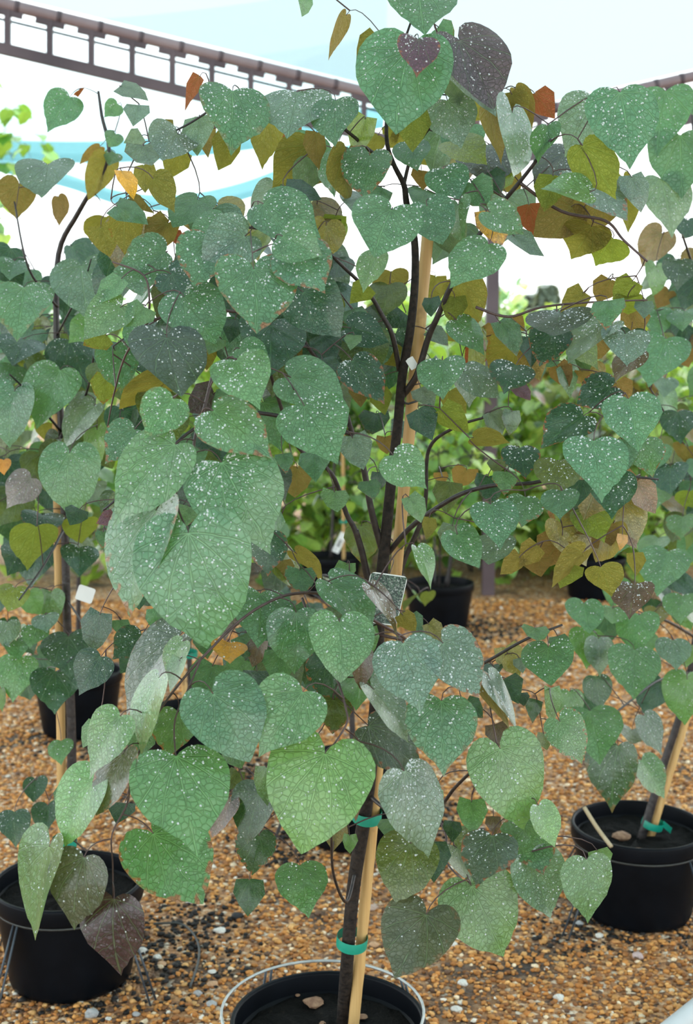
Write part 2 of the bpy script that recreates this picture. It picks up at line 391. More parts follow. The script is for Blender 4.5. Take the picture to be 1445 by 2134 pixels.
def droplets(items, root, rng):
    r = np.random.RandomState(5); V, T = [], []; o = 0; seg = 6
    ring = [(1.0, 0.0), (.72, .5)]; base = [(q*math.cos(2*math.pi*k/seg), q*math.sin(2*math.pi*k/seg), z) for q, z in ring for k in range(seg)]+[(0, 0, .72)]
    base = np.array(base); tri = []
    for k in range(seg):
        k2 = (k+1) % seg; tri += [(k, k2, seg+k2), (k, seg+k2, seg+k), (seg+k, seg+k2, 2*seg)]
    tri = np.array(tri)
    for m, sh, wet in items:
        L = m.to_scale()[0]; n = int(3.2*wet*r.uniform(.7, 1.3)*(L/.14)**2)
        ph = np.radians(r.uniform(-1, 1, n)*sh['ph'][-1]*.9); R = np.interp(np.degrees(np.abs(ph)), sh['ph'], sh['rr'])*np.sqrt(r.uniform(.02, .88, n))
        # drops gather in loose clusters
        cx, cy = r.uniform(-.3, .3), r.uniform(.05, .6); keep = (np.hypot(np.sin(ph)*R-cx, np.cos(ph)*R-cy) < .34) | (r.uniform(0, 1, n) < .45)
        ph, R = ph[keep], R[keep]; u, v = np.sin(ph)*R, np.cos(ph)*R; x, y = u+sh['bend']*v*v, v
        z0 = leaf_z(sh, np.zeros(1), np.zeros(1))[0]; z = leaf_z(sh, x, y)-z0; e = .01
        zx = (leaf_z(sh, x+e, y)-leaf_z(sh, x-e, y))/(2*e); zy = (leaf_z(sh, x, y+e)-leaf_z(sh, x, y-e))/(2*e)
        A = np.array(m)
        for i in range(len(x)):
            N = np.array((-zx[i], -zy[i], 1)); N /= np.linalg.norm(N); X = np.array((1, 0, zx[i])); X /= np.linalg.norm(X); Yv = np.cross(N, X)
            s = (.00055+.0016*r.uniform()**2.6)/L
            P = (base[:, :1]*X + base[:, 1:2]*Yv + base[:, 2:]*N)*s + np.array((x[i], y[i], z[i]))
            V.append(P@A[:3, :3].T + A[:3, 3]); T.append(tri+o); o += len(base)
    if V: put('rain_drops', np_mesh('rain_drops', np.vstack(V), np.vstack(T)), M['drop'], root, 'stuff')
# ------------------------------------------------------------------ leaves read off the photograph, half-size pixel grids
# base x, base y, tip x, tip y, width, layer (0 near .. 9 far), colour
MAIN = {
(0, 0): """970 380 975 610 295 3 g;1240 385 1215 560 300 3.4 gs;1400 420 1390 600 200 3 g;1120 460 1065 690 155 5 y;860 500 835 645 110 5 b;960 575 915 705 120 5 y;
1220 525 1200 610 95 6 r;1320 555 1300 700 95 4 b;1290 610 1130 790 200 5 y;1330 700 1250 765 100 6 o;1400 640 1370 830 130 4 g;1445 640 1415 830 100 4 y;
1200 785 1340 800 90 4 d;1100 850 1350 990 220 2 g;930 915 770 1005 130 3 g;740 560 670 650 180 4 s;830 490 825 645 135 4 s;600 610 630 700 155 4 s;590 565 530 590 80 5 s;
720 530 650 545 65 5 b;750 625 690 730 130 5 y;510 715 570 820 70 3 a;640 745 740 868 115 3 y;600 690 612 800 100 5 y;490 860 622 905 90 3 g;545 830 640 885 50 4 b;
525 895 500 1055 140 4 y;700 930 600 1045 120 4 b;640 905 630 962 60 4 y;735 865 808 945 62 5 b;730 960 742 1015 55 5 r;862 905 805 918 50 5 r;1000 915 930 948 70 5 y;
510 360 622 390 60 4 s;575 440 560 505 110 4 s;830 320 753 443 60 4 r;1275 -30 1280 65 60 4 g;1442 65 1353 230 48 5 b;690 1050 500 1110 190 3 g;1180 985 1340 1075 190 1 g;1020 985 830 1090 200 2 gs;
420 950 460 1060 120 5 y;1390 700 1330 760 90 6 y;1180 880 1260 900 90 5 yg;1400 900 1380 980 110 5 yg""",
(723, 0): """300 -60 310 145 290 3 g;300 165 305 310 175 2 p;470 170 650 415 215 3 pd;400 185 640 470 120 3.2 s;260 205 160 562 360 2.5 g;385 115 445 158 85 4 g;430 295 488 435 140 3.5 s;
120 150 25 235 85 5 y;420 420 500 615 215 3.5 s;270 465 290 607 155 3 yg;330 378 360 440 110 6 y;590 450 662 672 115 4 b;690 395 735 532 115 4 y;705 372 805 520 75 4 b;
785 390 855 478 125 4 r;690 470 712 755 115 3 s;835 525 785 680 110 3 g;1030 420 895 628 235 3 s;1140 385 1222 700 290 2 g;590 605 575 750 265 5 sl;905 640 760 745 130 5 sl;
985 608 1125 823 180 2 yg;975 730 1185 910 150 3 gs;1012 800 808 768 108 2 l;860 735 830 868 140 3 yg;935 862 790 992 185 4 b;760 855 780 985 130 5 r;1060 805 1000 966 200 4 b;
1020 945 960 1058 200 4 y;1110 995 1040 1078 180 4 yg;1190 740 1250 868 105 3 s;1155 765 1195 962 62 4 y;95 650 60 825 185 3.5 g;265 595 300 692 155 4 g;405 705 468 835 180 3 g;
312 712 312 772 98 4 o;595 725 645 803 98 4 d;520 765 590 868 150 3 g;185 875 85 1062 265 2 g;335 860 412 1020 175 2.5 g;465 855 455 1012 95 2.5 g;600 885 742 955 120 2 l;
595 885 660 1016 125 2.6 a;700 985 822 1066 75 3 gs;130 565 90 640 95 7 y;180 525 200 575 80 7 y;385 525 400 590 90 7 bp;150 785 100 850 110 5 g;55 825 40 890 80 5 yg;
330 795 300 842 125 5 g;645 720 720 800 130 6 b;470 645 425 690 65 6 b;310 640 350 680 80 7 y;520 440 600 470 110 7 y;1130 730 1100 770 90 6 y;930 700 960 740 70 6 b;250 560 160 600 90 7 y""",
(0, 534): """1058 55 1095 332 310 1 g;770 170 885 350 235 2 g;870 -60 820 135 220 2 g;715 75 868 180 160 2.6 d;1230 -30 1350 150 250 1.2 g;1265 150 1415 325 225 2.2 d;1130 288 1135 458 245 2.5 d;
695 340 732 580 290 1.5 dp;985 435 1085 603 245 1 l;1000 385 1135 480 165 2 g;890 645 1165 812 235 .6 l;1270 625 1415 845 295 1 g;1215 505 1445 590 190 1.6 g;925 860 1120 1222 400 .5 g;
730 785 420 1058 250 .6 l;722 595 600 745 200 1 l;560 722 432 852 170 1.5 g;500 215 350 340 155 2 l;600 215 540 275 112 2 l;505 95 400 192 92 2 l;590 50 570 150 220 3 g;
620 300 570 410 180 4 g;480 395 535 560 160 4 g;450 505 420 600 110 5 yg;690 515 480 632 105 4 y;980 265 960 350 98 3 d;1345 330 1400 412 145 4 d;1345 432 1345 518 128 3 d;
1405 445 1420 522 85 4 d;1270 335 1262 452 80 5 b;1312 815 1312 912 148 2 g;1395 985 1402 1066 112 2 l;1180 825 1200 892 85 3 g;1240 885 1235 1002 145 6 b;770 815 782 880 65 4 o;
705 955 722 1015 60 4 o;870 745 840 812 125 4 d;620 990 560 1040 95 5 yg;885 575 780 642 125 3 pd;965 595 895 625 125 3 g;500 1030 570 1075 130 4 g;905 345 880 402 95 4 l;860 375 850 470 85 5 y;
440 330 355 362 100 3 yg;745 345 828 392 105 3 l;620 420 660 500 160 5 d;900 700 860 800 120 6 yg;760 680 700 720 110 6 yg;1200 520 1150 590 120 5 d;940 780 960 850 130 4 d""",
(723, 534): """590 -50 430 132 195 2 g;125 -10 40 132 105 2 l;90 125 20 175 105 3 yg;185 65 180 182 155 6 b;370 90 350 190 110 6 y;470 110 575 252 155 4 y;450 175 440 265 100 4 yg;352 178 350 244 72 3 d;
520 228 530 292 72 5 o;460 268 592 395 120 4 g;642 280 738 388 85 4 g;690 262 742 300 75 5 o;570 360 480 450 120 6 r;700 375 625 465 180 5 y;705 455 650 560 185 3 d;490 482 650 572 125 3.4 gs;
490 455 530 622 140 4 s;400 435 395 592 200 2 g;430 565 490 640 115 5 y;400 645 512 735 115 3 yg;600 655 662 730 82 4 s;690 650 692 742 75 4 gs;530 755 685 762 75 3 y;890 238 875 327 245 3 dp;
865 315 795 442 155 3.5 d;1090 188 1080 280 150 2 g;982 155 900 235 100 4 y;1100 102 1060 160 115 5 o;1190 105 1130 162 105 4 yg;1172 172 1180 236 125 4 yg;1195 225 1215 315 125 5 o;
1082 288 898 428 112 3 s;1045 345 1015 437 130 5 o;1162 325 1168 418 175 3 gs;1212 395 1098 512 110 4 bp;1240 190 1250 255 85 4 gs;1100 548 945 605 145 3 d;985 665 797 790 175 2.5 d;
1175 595 1228 800 235 2 g;1030 770 1056 972 265 1.5 g;1150 765 1180 862 135 3 g;1240 770 1282 902 155 3 g;1110 915 1092 1066 190 2.5 d;980 935 970 1032 115 3.5 d;880 855 888 992 190 3 og;
722 800 742 916 158 3.5 d;660 900 672 986 112 3 l;630 852 625 902 78 4 og;745 1005 745 1120 158 2.5 g;895 980 882 1085 155 2 g;600 1035 640 1186 195 2 g;592 925 600 1030 118 4 d;
430 945 400 1062 130 5 og;500 892 468 960 105 6 o;390 902 402 946 65 6 o;25 435 180 598 175 3 d;130 555 165 655 95 5 yg;50 525 62 625 95 5 b;300 640 370 754 135 3 d;195 830 330 966 185 1 l;
25 760 65 890 135 2 gs;160 758 172 822 80 5 o;90 940 110 993 88 3 g;130 905 142 975 62 4 d;262 1008 330 1092 80 2 l;30 330 18 378 75 3 l;20 300 180 330 130 4 d;150 385 200 452 130 5 y;
205 325 300 385 150 6 d;310 550 352 615 110 4 s;345 312 432 350 62 5 s;1125 530 1175 588 100 5 o;705 545 775 582 55 4 p;880 462 932 540 95 5 o;982 480 985 516 72 5 o;20 225 60 300 120 5 g;
240 240 170 300 110 6 d;250 700 200 740 120 7 d;120 660 100 740 120 6 d;720 330 690 380 90 6 oy;430 310 480 350 90 6 oy;560 300 600 340 90 6 o""",
(0, 1067): """785 88 785 555 430 0 g;650 -5 455 382 215 .4 g;570 265 575 405 135 3 d;652 405 662 507 102 3 g;940 398 940 518 155 2 bp;955 545 960 615 150 1.5 a;1085 340 1090 532 260 2 g;
1235 420 1250 668 235 1.5 g;1415 460 1428 672 240 1 l;1250 245 1260 338 125 2.5 g;1110 95 1130 262 165 3 d;1180 205 1190 272 85 4 b;1060 215 1072 252 75 3 bp;1240 175 1365 268 62 3 y;
590 512 490 605 155 3 d;420 605 325 755 165 3 d;415 430 358 570 115 4 d;500 452 512 515 78 4 g;740 525 480 772 150 2 dp;762 540 665 672 90 1 l;748 622 708 746 68 1 l;885 645 830 765 150 1.2 g;
890 760 1040 1012 300 .1 g;1262 750 1095 985 300 .2 l;1165 580 1172 712 148 2 g;1370 615 1400 795 180 2 d;1072 665 1082 732 132 3 d;1085 545 1048 642 82 3 bp;662 692 515 965 95 .4 l;
500 852 350 1085 190 .3 l;512 1012 405 1256 125 .2 gp;402 880 345 978 82 3 g;602 920 572 1015 122 2 g;742 835 700 1012 190 .8 g;735 1018 808 1376 405 0 g;1355 1008 1238 1376 395 0 l;
1290 958 1145 1015 120 2 d;1390 785 1400 892 135 2 og;970 995 1000 1035 110 2 g;475 15 410 42 75 2 p;512 20 500 72 95 3 d;430 85 432 140 65 3 g;790 -20 760 45 115 2 l;850 505 862 600 105 3 g;
330 -10 300 30 90 4 d;1000 520 1040 580 100 3 g;900 140 920 220 130 4 d;1020 620 960 680 110 4 g;560 610 520 660 100 5 d""",
(723, 1067): """235 548 330 808 285 .5 gs;402 548 560 754 200 .7 gs;395 788 402 1070 295 1 g;92 892 345 1066 215 1.5 dp;115 742 285 922 108 1 gs;640 988 755 1306 285 1 g;565 690 700 882 75 1.5 b;
600 700 712 892 75 1.4 gs;462 95 545 234 145 2 g;295 150 380 302 75 1.5 l;440 60 420 165 100 3 s;620 115 600 215 150 3 gs;718 190 643 260 85 3 oy;795 140 712 215 110 3 oy;800 195 795 258 125 3.5 o;
890 118 820 202 145 4 o;990 70 1050 132 130 4 o;938 222 900 300 125 3 yg;982 170 838 282 75 3 oy;1080 60 1100 122 100 4 o;1150 95 1150 162 50 3 a;1200 172 1222 262 82 3 y;1060 230 1110 352 155 2 y;
1200 305 1180 412 175 2.4 bp;785 485 790 530 108 2.5 l;840 565 830 705 195 2.5 g;880 520 900 562 78 3 g;665 570 715 680 115 4 y;720 610 740 662 65 4 s;610 640 600 682 82 4 d;655 700 705 764 130 3 d;
725 755 735 795 68 3 d;790 785 758 872 72 3 d;850 745 862 880 72 3 g;850 885 862 942 72 3 d;820 925 832 990 58 3 og;890 875 990 1036 155 2 g;620 890 650 962 92 3 bp;500 800 562 842 82 3 d;
100 308 258 500 48 1.6 bp;235 430 290 492 75 1.6 oy;262 435 312 492 85 2 g;345 470 402 540 72 2 y;-60 300 130 460 140 2 g;55 570 72 735 72 1 bp;90 490 88 592 82 2 g;60 670 40 822 135 2 g;160 650 205 790 155 2 og;
60 60 80 205 145 6 og;345 25 345 112 60 3 y;232 105 225 150 45 5 yg;0 220 -20 300 85 3 l""",
(0, 1600): """385 60 228 287 172 .3 l;350 374 252 648 245 0 gp;205 330 105 682 150 .3 g;475 548 440 852 262 0 pu;640 275 860 546 330 .3 g;520 150 500 212 110 2 d;950 130 870 274 125 2 bp;
1080 110 1010 302 165 2 d;1080 285 1060 443 155 2 d;1040 468 1030 602 138 2 d;1252 408 1290 570 212 1.5 g;990 20 960 82 75 3 og;1400 245 1390 315 110 4 oy;1110 0 1090 152 105 1.6 g;262 92 240 152 62 2 g""",
(723, 1600): """240 15 392 336 245 .3 gs;520 493 645 760 295 1 g;330 613 235 842 285 .5 gp;605 283 555 458 230 1 dp;520 145 522 262 122 1.5 g;440 225 440 292 82 2 d;460 335 640 502 165 1.8 og;
770 393 860 606 212 1 gs;1000 383 1035 632 215 1 g;800 160 868 324 112 1 l;745 245 800 388 200 1.5 g;700 225 705 302 92 2 g;712 325 692 422 82 2 g;265 318 190 512 228 1 og;350 315 372 442 150 1.5 d;
190 215 182 276 112 2 g;612 205 610 275 72 2 bp;380 85 382 142 45 2 l;70 0 20 212 112 .8 bp;12 285 12 352 62 2 g;1045 345 1075 405 100 2 l"""}
LEFT = {
(0, 0): """290 405 180 540 155 4 g;415 612 320 675 50 5 o;200 690 190 795 215 3 gs;80 770 60 902 145 4 b;242 822 275 932 68 4 o;440 672 370 832 115 4 y;440 905 430 1022 185 4 y;490 435 430 482 80 4 l;480 560 450 600 70 4 l;480 640 450 690 75 4 l;330 375 318 395 20 4 r""",
(0, 534): """100 130 70 340 260 3 g;340 40 340 242 240 3 gs;390 275 290 352 130 3 l;100 350 60 432 190 4 d;290 350 370 542 220 4 d;250 475 140 712 225 3 g;60 565 0 780 175 3 g;390 625 242 762 105 3 gs;
290 822 250 1066 220 2 g;370 845 352 952 112 3 g;405 725 400 852 95 3 l;130 925 20 1040 145 3 pk;15 850 15 912 65 4 a;330 565 340 642 125 5 og;180 700 190 760 80 5 y;385 960 380 1032 112 4 s;
60 460 20 540 140 5 g;150 880 80 930 120 5 d;30 950 10 1020 120 5 d;350 640 330 700 120 6 d;60 20 30 90 130 4 g;180 420 130 470 130 5 og""",
(0, 1067): """180 15 190 82 155 4 d;150 62 120 215 195 3 yg;340 45 330 132 135 4 yg;330 150 340 252 155 4 d;60 318 30 386 115 3 yg;30 460 30 562 115 3 gs;150 478 130 552 112 3 g;190 430 190 492 112 3 gs;
70 540 90 602 95 3 g;80 610 50 772 175 3 g;285 520 270 642 200 3 d;230 665 240 802 195 3 d;0 740 0 832 50 3 g;255 955 252 1032 105 3 g;90 160 40 220 150 5 d""",
(0, 1600): """150 55 145 132 92 4 d;60 185 50 302 135 3 d;200 160 200 242 112 4 d"""}
RIGHT = {
(723, 0): """1330 380 1270 655 255 2 g;1390 565 1400 832 265 2 g;1310 745 1380 972 205 2 gs;1420 920 1420 1000 105 3 d;1440 380 1440 480 120 3 g""",
(723, 534): """1385 20 1390 132 135 3 dp;1290 45 1290 162 82 4 l;1340 150 1300 202 75 5 o;1330 345 1250 545 240 2 g;1400 400 1420 462 85 5 o;1330 510 1330 582 105 4 s;1380 650 1400 762 145 3 d;1420 800 1420 862 112 4 b;
1300 790 1260 902 130 3 g;1410 230 1400 300 140 3 g;1290 230 1300 320 120 3 g;1350 880 1340 980 140 3 d;1430 980 1420 1050 120 4 yg;1290 960 1300 1040 120 5 l""",
(723, 1067): """990 385 1000 492 145 2 g;1000 495 1000 632 150 2 g;1110 405 1112 462 95 2 l;1220 430 1210 582 178 2 g;1200 575 1200 762 215 1.5 g;1360 535 1372 642 145 2 gs;1050 530 1062 682 122 2 gs;
1340 165 1290 342 210 2 g;1400 350 1380 452 155 3 g;930 750 930 882 115 2 g;1015 830 1060 1012 235 1.5 g;1040 690 1062 822 122 3 d;1240 850 1320 1002 105 3 d;1420 700 1410 882 160 2 g;1190 910 1190 962 112 4 og;
1130 975 1080 1235 215 1.5 d;1230 1035 1330 1182 118 2 g;1290 400 1300 470 100 4 y;1400 20 1390 100 120 4 l;1430 560 1420 640 110 3 l"""}
def parse(D):
    for (ox, oy), s in D.items():
        for e in s.split(';'):
            q = e.split()
            if len(q) == 7: bx, by, tx, ty, w, k = map(float, q[:6]); yield ox+bx/2, oy+by/2, ox+tx/2, oy+ty/2, w/2, k, q[6]
# ------------------------------------------------------------------ ground
def grid_mesh(name, fn, nu, nv):
    V = [fn(i/nu, j/nv) for j in range(nv+1) for i in range(nu+1)]
    Fc = [[j*(nu+1)+i, j*(nu+1)+i+1, (j+1)*(nu+1)+i+1, (j+1)*(nu+1)+i] for j in range(nv) for i in range(nu)]
    return mesh(name, V, Fc)
floor = put('floor', grid_mesh('floor', lambda u, v: (-60+120*u, -6+126*v, 0), 12, 12), M['ground']); tag(floor, 'brown pea gravel ground of the nursery yard', kind='structure')
def gravel():
    r = np.random.RandomState(3); t = (1+5**.5)/2
    ico = np.array([(-1, t, 0), (1, t, 0), (-1, -t, 0), (1, -t, 0), (0, -1, t), (0, 1, t), (0, -1, -t), (0, 1, -t), (t, 0, -1), (t, 0, 1), (-t, 0, -1), (-t, 0, 1)], float); ico /= np.linalg.norm(ico[0])
    tri = np.array([(0, 11, 5), (0, 5, 1), (0, 1, 7), (0, 7, 10), (0, 10, 11), (1, 5, 9), (5, 11, 4), (11, 10, 2), (10, 7, 6), (7, 1, 8), (3, 9, 4), (3, 4, 2), (3, 2, 6), (3, 6, 8), (3, 8, 9), (4, 9, 5), (2, 4, 11), (6, 2, 10), (8, 6, 7), (9, 8, 1)])
    N = 58000; Y = 2.2 + 6.3*r.uniform(0, 1, N)**1.5; X = r.uniform(-1, 1, N)*(.30*Y+.30)
    keep = np.ones(N, bool)
    for (px, py, rr) in POT_XY: keep &= np.hypot(X-px, Y-py) > rr
    X, Y = X[keep], Y[keep]; N = len(X)
    s = .0038+.0052*r.uniform(0, 1, N)**2 + .0009*(Y-2.2)
    P = ico[None]*(1+.28*r.normal(size=(N, 12, 1)).clip(-1, 1))*(s[:, None, None])*np.stack([r.uniform(.8, 1.35, N), r.uniform(.8, 1.35, N), r.uniform(.5, .8, N)], 1)[:, None, :]
    a = r.uniform(0, 6.28, N); c, sn = np.cos(a), np.sin(a); x, y = P[..., 0].copy(), P[..., 1].copy()
    P[..., 0] = x*c[:, None]-y*sn[:, None]; P[..., 1] = x*sn[:, None]+y*c[:, None]
    P += np.stack([X, Y, s*.35], 1)[:, None, :]
    pal = np.array([(.52, .22, .055), (.62, .30, .09), (.42, .165, .04), (.68, .38, .14), (.27, .11, .035), (.54, .26, .09), (.78, .62, .42), (.13, .07, .04), (.78, .72, .62)])
    ci = r.choice(len(pal), N, p=[.2, .18, .16, .12, .12, .1, .05, .055, .015]); cc = pal[ci]*r.uniform(.75, 1.2, (N, 1))
    # spilled black potting soil lies in patches
    dark = np.zeros(N)
    for (px, py, rr) in SPILL: dark = np.maximum(dark, np.clip(1.4-1.5*np.hypot(X-px, (Y-py))/rr, 0, 1))
    m = r.uniform(0, 1, N) < dark*.8; cc[m] = np.array((.014, .012, .011))*r.uniform(.6, 1.8, (m.sum(), 1))
    col = np.concatenate([np.repeat(cc, 12, 0), np.ones((N*12, 1))], 1)
    T = (tri[None]+(np.arange(N)*12)[:, None, None]).reshape(-1, 3)
    o = put('gravel', np_mesh('gravel', P.reshape(-1, 3), T, col), M['gravel'], None, 'stuff', smooth=False)
    tag(o, 'loose brown and orange pea gravel covering the ground', 'gravel')
# ------------------------------------------------------------------ roof of two bays meeting over one post, with trusses
def beam_truss(name, px0, pyt0, pyb0, Y0, px1, pyt1, pyb1, Y1, n, label):
    a0, b0, a1, b1 = at(px0, pyt0, Y0), at(px0, pyb0, Y0), at(px1, pyt1, Y1), at(px1, pyb1, Y1)
    root = empty(name, (b0+b1)/2, label, 'roof truss')
    ch = MB().tube([a0+(a1-a0)*i/8 for i in range(9)], .036, 12).build('top_chord', M['chord'], root)
    for i in range(1, 16):
        p = a0+(a1-a0)*i/16; d = (a1-a0).normalized(); MB().tube([p-d*.014, p+d*.014], .0395, 10).build('cloth_clip', M['steel'], ch)
    MB().bar(b0, b1, .05, .066).build('bottom_chord', M['steel'], root, smooth=False)
    for i in range(n):
        t = (i+.78)/n; p, q = a0+(a1-a0)*t, b0+(b1-b0)*t
        w = MB().bar(q, p, .036, .036).build('web_post', M['steel'], root, smooth=False)
        MB().bar(p+(a1-a0)*.022-Vector((0, 0, .045)), p-(a1-a0)*.022-Vector((0, 0, .045)), .035, .04).build('gusset', M['steel'], w, smooth=False)
    MB().tube([a0+(b0-a0)*.28+Vector((0, .1, 0)), a0+(a1-a0)*.5+(b0-a0)*.30+Vector((0, .1, 0)), a1+(b1-a1)*.3+Vector((0, .1, 0))], .009, 6).build('cable', M['wire_dark'], root)
    return a0, a1
TY = 8.7
def gx(px, Y): return at(px, 713, Y).x
xv = gx(1025, TY)
L0, L1 = beam_truss('roof_truss', -330, -75, 22, TY*.893, 1000, 250, 338, TY, 16, 'long brown steel roof truss running down from the upper left corner')
R0, R1 = beam_truss('roof_truss', 1052, 249, 338, TY, 1900, 56, 140, TY, 9, 'brown steel roof truss at the right edge behind the leaves')
hv = at(1025, 300, TY).z
pm = MB(); pm.box((xv, TY, hv/2), (.042, 0, 0), (0, .042, 0), (0, 0, hv/2)); post = pm.build('support_post', M['steel'], None, smooth=False); tag(post, 'square brown steel post carrying both roof trusses', 'post')
# cloth roof: left and right slopes rise from the valley that runs over the yard
def roof(side):
    A, B = (L1, L0) if side < 0 else (R0, R1); sl = (B.z-A.z)/(B.x-A.x); z0 = at(1025, 246, TY).z + .04
    def fn(u, v):
        y = TY+.15-(TY+4)*v; x = xv+side*u*9.0; ed = (B.y-A.y)/(B.x-A.x)
        yy = y + ed*(x-xv)*(1-v)
        return (x, yy, z0+sl*(x-xv)+.03*math.sin(u*9+v*3)*u + .025*math.sin(v*40)*min(1, u*4))
    return grid_mesh('ceiling', fn, 30, 60)
for sd in (-1, 1):
    o = put('ceiling', roof(sd), M['roof_cloth']); tag(o, 'pale blue shade cloth roof, %s bay' % ('left' if sd < 0 else 'right'), kind='structure')
# sagging sheets beyond the truss, each with its belly shade painted on as a teal strip
def swag(pts_lo, rise, Y, depth, label):
    lo = spline([at(x, y, Y) for x, y in pts_lo], 10)
    n = len(lo)
    def fn(u, v):
        p = lo[min(n-1, int(round(u*(n-1))))]; a = -1.15+2.3*v
        return (p[0], Y+depth*math.sin(a)*1.1, p[2] + rise*(1-math.cos(a*1.25)))
    root = empty('sagging_shade_cloth', (lo[n//2][0], Y, min(p[2] for p in lo)), label, 'shade cloth', 'sagging cloth sheets')
    put('sheet', grid_mesh('sheet', fn, n-1, 14), M['swag_cloth'], root)
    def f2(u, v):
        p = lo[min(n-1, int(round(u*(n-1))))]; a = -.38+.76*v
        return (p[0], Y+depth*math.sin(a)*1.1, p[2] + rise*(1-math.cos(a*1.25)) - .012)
    put('belly_shade', grid_mesh('belly_shade', f2, n-1, 6), M['belly_shade'], root)
swag([(-420, 318), (-100, 326), (100, 335), (260, 334), (420, 320), (600, 296), (800, 262)], 1.0, 10.2, .8, 'upper sagging pale shade cloth with its belly shade coloured teal')
swag([(-300, 300), (-60, 345), (125, 385), (260, 428), (380, 437), (500, 415), (620, 372), (760, 325)], .9, 11.2, .8, 'lower sagging pale shade cloth drooping behind the leaves')
# ------------------------------------------------------------------ nursery pots
RIM_Z = .28
def pot_parts(root, c, R, H=RIM_Z, soil=.045):
    b = R*.80; MB().lathe([(0, .003), (b-.01, .0), (b, .006), (b+.004, .02), (R*.955, H-.045), (R*.955, H-.044), (R*.93, H-.044), (b-.01, .02)], c).build('pot', M['pot'], root)
    p = [o for o in root.children if o.name.startswith('pot')][0]
    MB().lathe([(R*.95, H-.05), (R*.985, H-.048), (R, H-.04), (R, H-.006), (R*.992, H), (R*.955, H), (R*.945, H-.006), (R*.93, H-.06), (R*.90, H-.10)], c).build('rim', M['pot'], p)
    rr = random.Random(int(c[0]*1000)); v = [(c[0], c[1], c[2]+H-soil)]; f = []; n = 40
    rings = [.15, .3, .45, .6, .75, .88, .955]
    for q in rings:
        for k in range(n):
            t = 2*math.pi*k/n; v.append((c[0]+R*.965*q*math.cos(t), c[1]+R*.965*q*math.sin(t), c[2]+H-soil+rr.uniform(-.006, .006)-(.006 if q > .9 else 0)))
    for k in range(n): f.append((0, 1+k, 1+(k+1) % n))
    for j in range(len(rings)-1):
        for k in range(n): k2 = (k+1) % n; f.append((1+j*n+k, 1+(j+1)*n+k, 1+(j+1)*n+k2, 1+j*n+k2))
    put('soil', mesh('soil', v, f), M['soil'], root)
def wire_stand(c, R, z, label, dx=0, dy=0, mat='wire', spread=.10, rot=.4, tilt=0):
    root = empty('wire_pot_stand', (c[0], c[1], 0), label, 'wire stand', 'wire stands holding the pots')
    P = [(c[0]+dx+R*math.cos(t), c[1]+dy+R*math.sin(t), z+tilt*math.sin(t)) for t in np.linspace(0, 2*math.pi, 49)]
    MB().tube(P, .0034, 8, False).build('hoop', M[mat], root)
    for k in range(4):
        t = rot+k*math.pi/2
        for e in (-.035, .035):
            a = Vector((c[0]+dx+R*math.cos(t+e), c[1]+dy+R*math.sin(t+e), z+tilt*math.sin(t))); b = Vector((c[0]+(R+spread)*math.cos(t+e*1.2), c[1]+(R+spread)*math.sin(t+e*1.2), -.01))
            MB().tube([a, b], .003, 6).build('leg', M['wire_dark'], root)
def pot_xy(px, py): p = on_z(px, py, RIM_Z); return Vector((p.x, p.y, 0))
def stake(root, a, b, r, seed=0):
    a, b = Vector(a), Vector(b); n = 40; rr = random.Random(seed); P = [a+(b-a)*i/n for i in range(n+1)]; nodes = {5, 13, 21, 29, 36}
    st = MB().tube(P, [r*(1.1 if i in nodes else rr.uniform(.97, 1.02)) for i in range(n+1)], 12).build('stake', M['bamboo'], root)
    return st
def tie(root, p, d, r, w=.022, tail=False):
    """flat green tape wound round stem and stake"""
    d = Vector(d).normalized(); x = Vector((1, 0, 0)); x = (x-d*x.dot(d)).normalized(); y = d.cross(x); n = 28; v, f = [], []
    for j, h in enumerate((-w/2, -w/4, w/4, w/2)):
        for k in range(n):
            t = 2*math.pi*k/n; q = 1.0 if j in (1, 2) else .985
            v.append(Vector(p)+d*(h+.004*math.sin(t))+x*(r[0]*q*math.cos(t))+y*(r[1]*q*math.sin(t)))
    for j in range(3):
        for k in range(n): k2 = (k+1) % n; f.append((j*n+k, j*n+k2, (j+1)*n+k2, (j+1)*n+k))
    me = mesh('tie_tape', v, f); put('tie_tape', me, M['tape'], root)
    if tail: MB().box(Vector(p)+x*(r[0]+.012), x*.016+d*-.008, y*.001, d*.009).build('tape_tail', M['tape'], root, smooth=False)
POT_XY, SPILL = [], []
FR_R = .214
pf = pot_xy(684, 2122); pl = pot_xy(143, 1832); pr = pot_xy(1332, 1716); pb = pot_xy(738, 1585)
for p, rr in ((pf, .17), (pl, .16), (pr, .16), (pb, .16)): POT_XY.append((p.x, p.y, rr)); SPILL.append((p.x+.14, p.y+.1, .42))
SPILL += [(on_z(400, 1930, 0).x, on_z(400, 1930, 0).y, .25), (on_z(1220, 1940, 0).x, on_z(1220, 1940, 0).y, .22), (on_z(620, 1760, 0).x, on_z(620, 1760, 0).y, .3)]
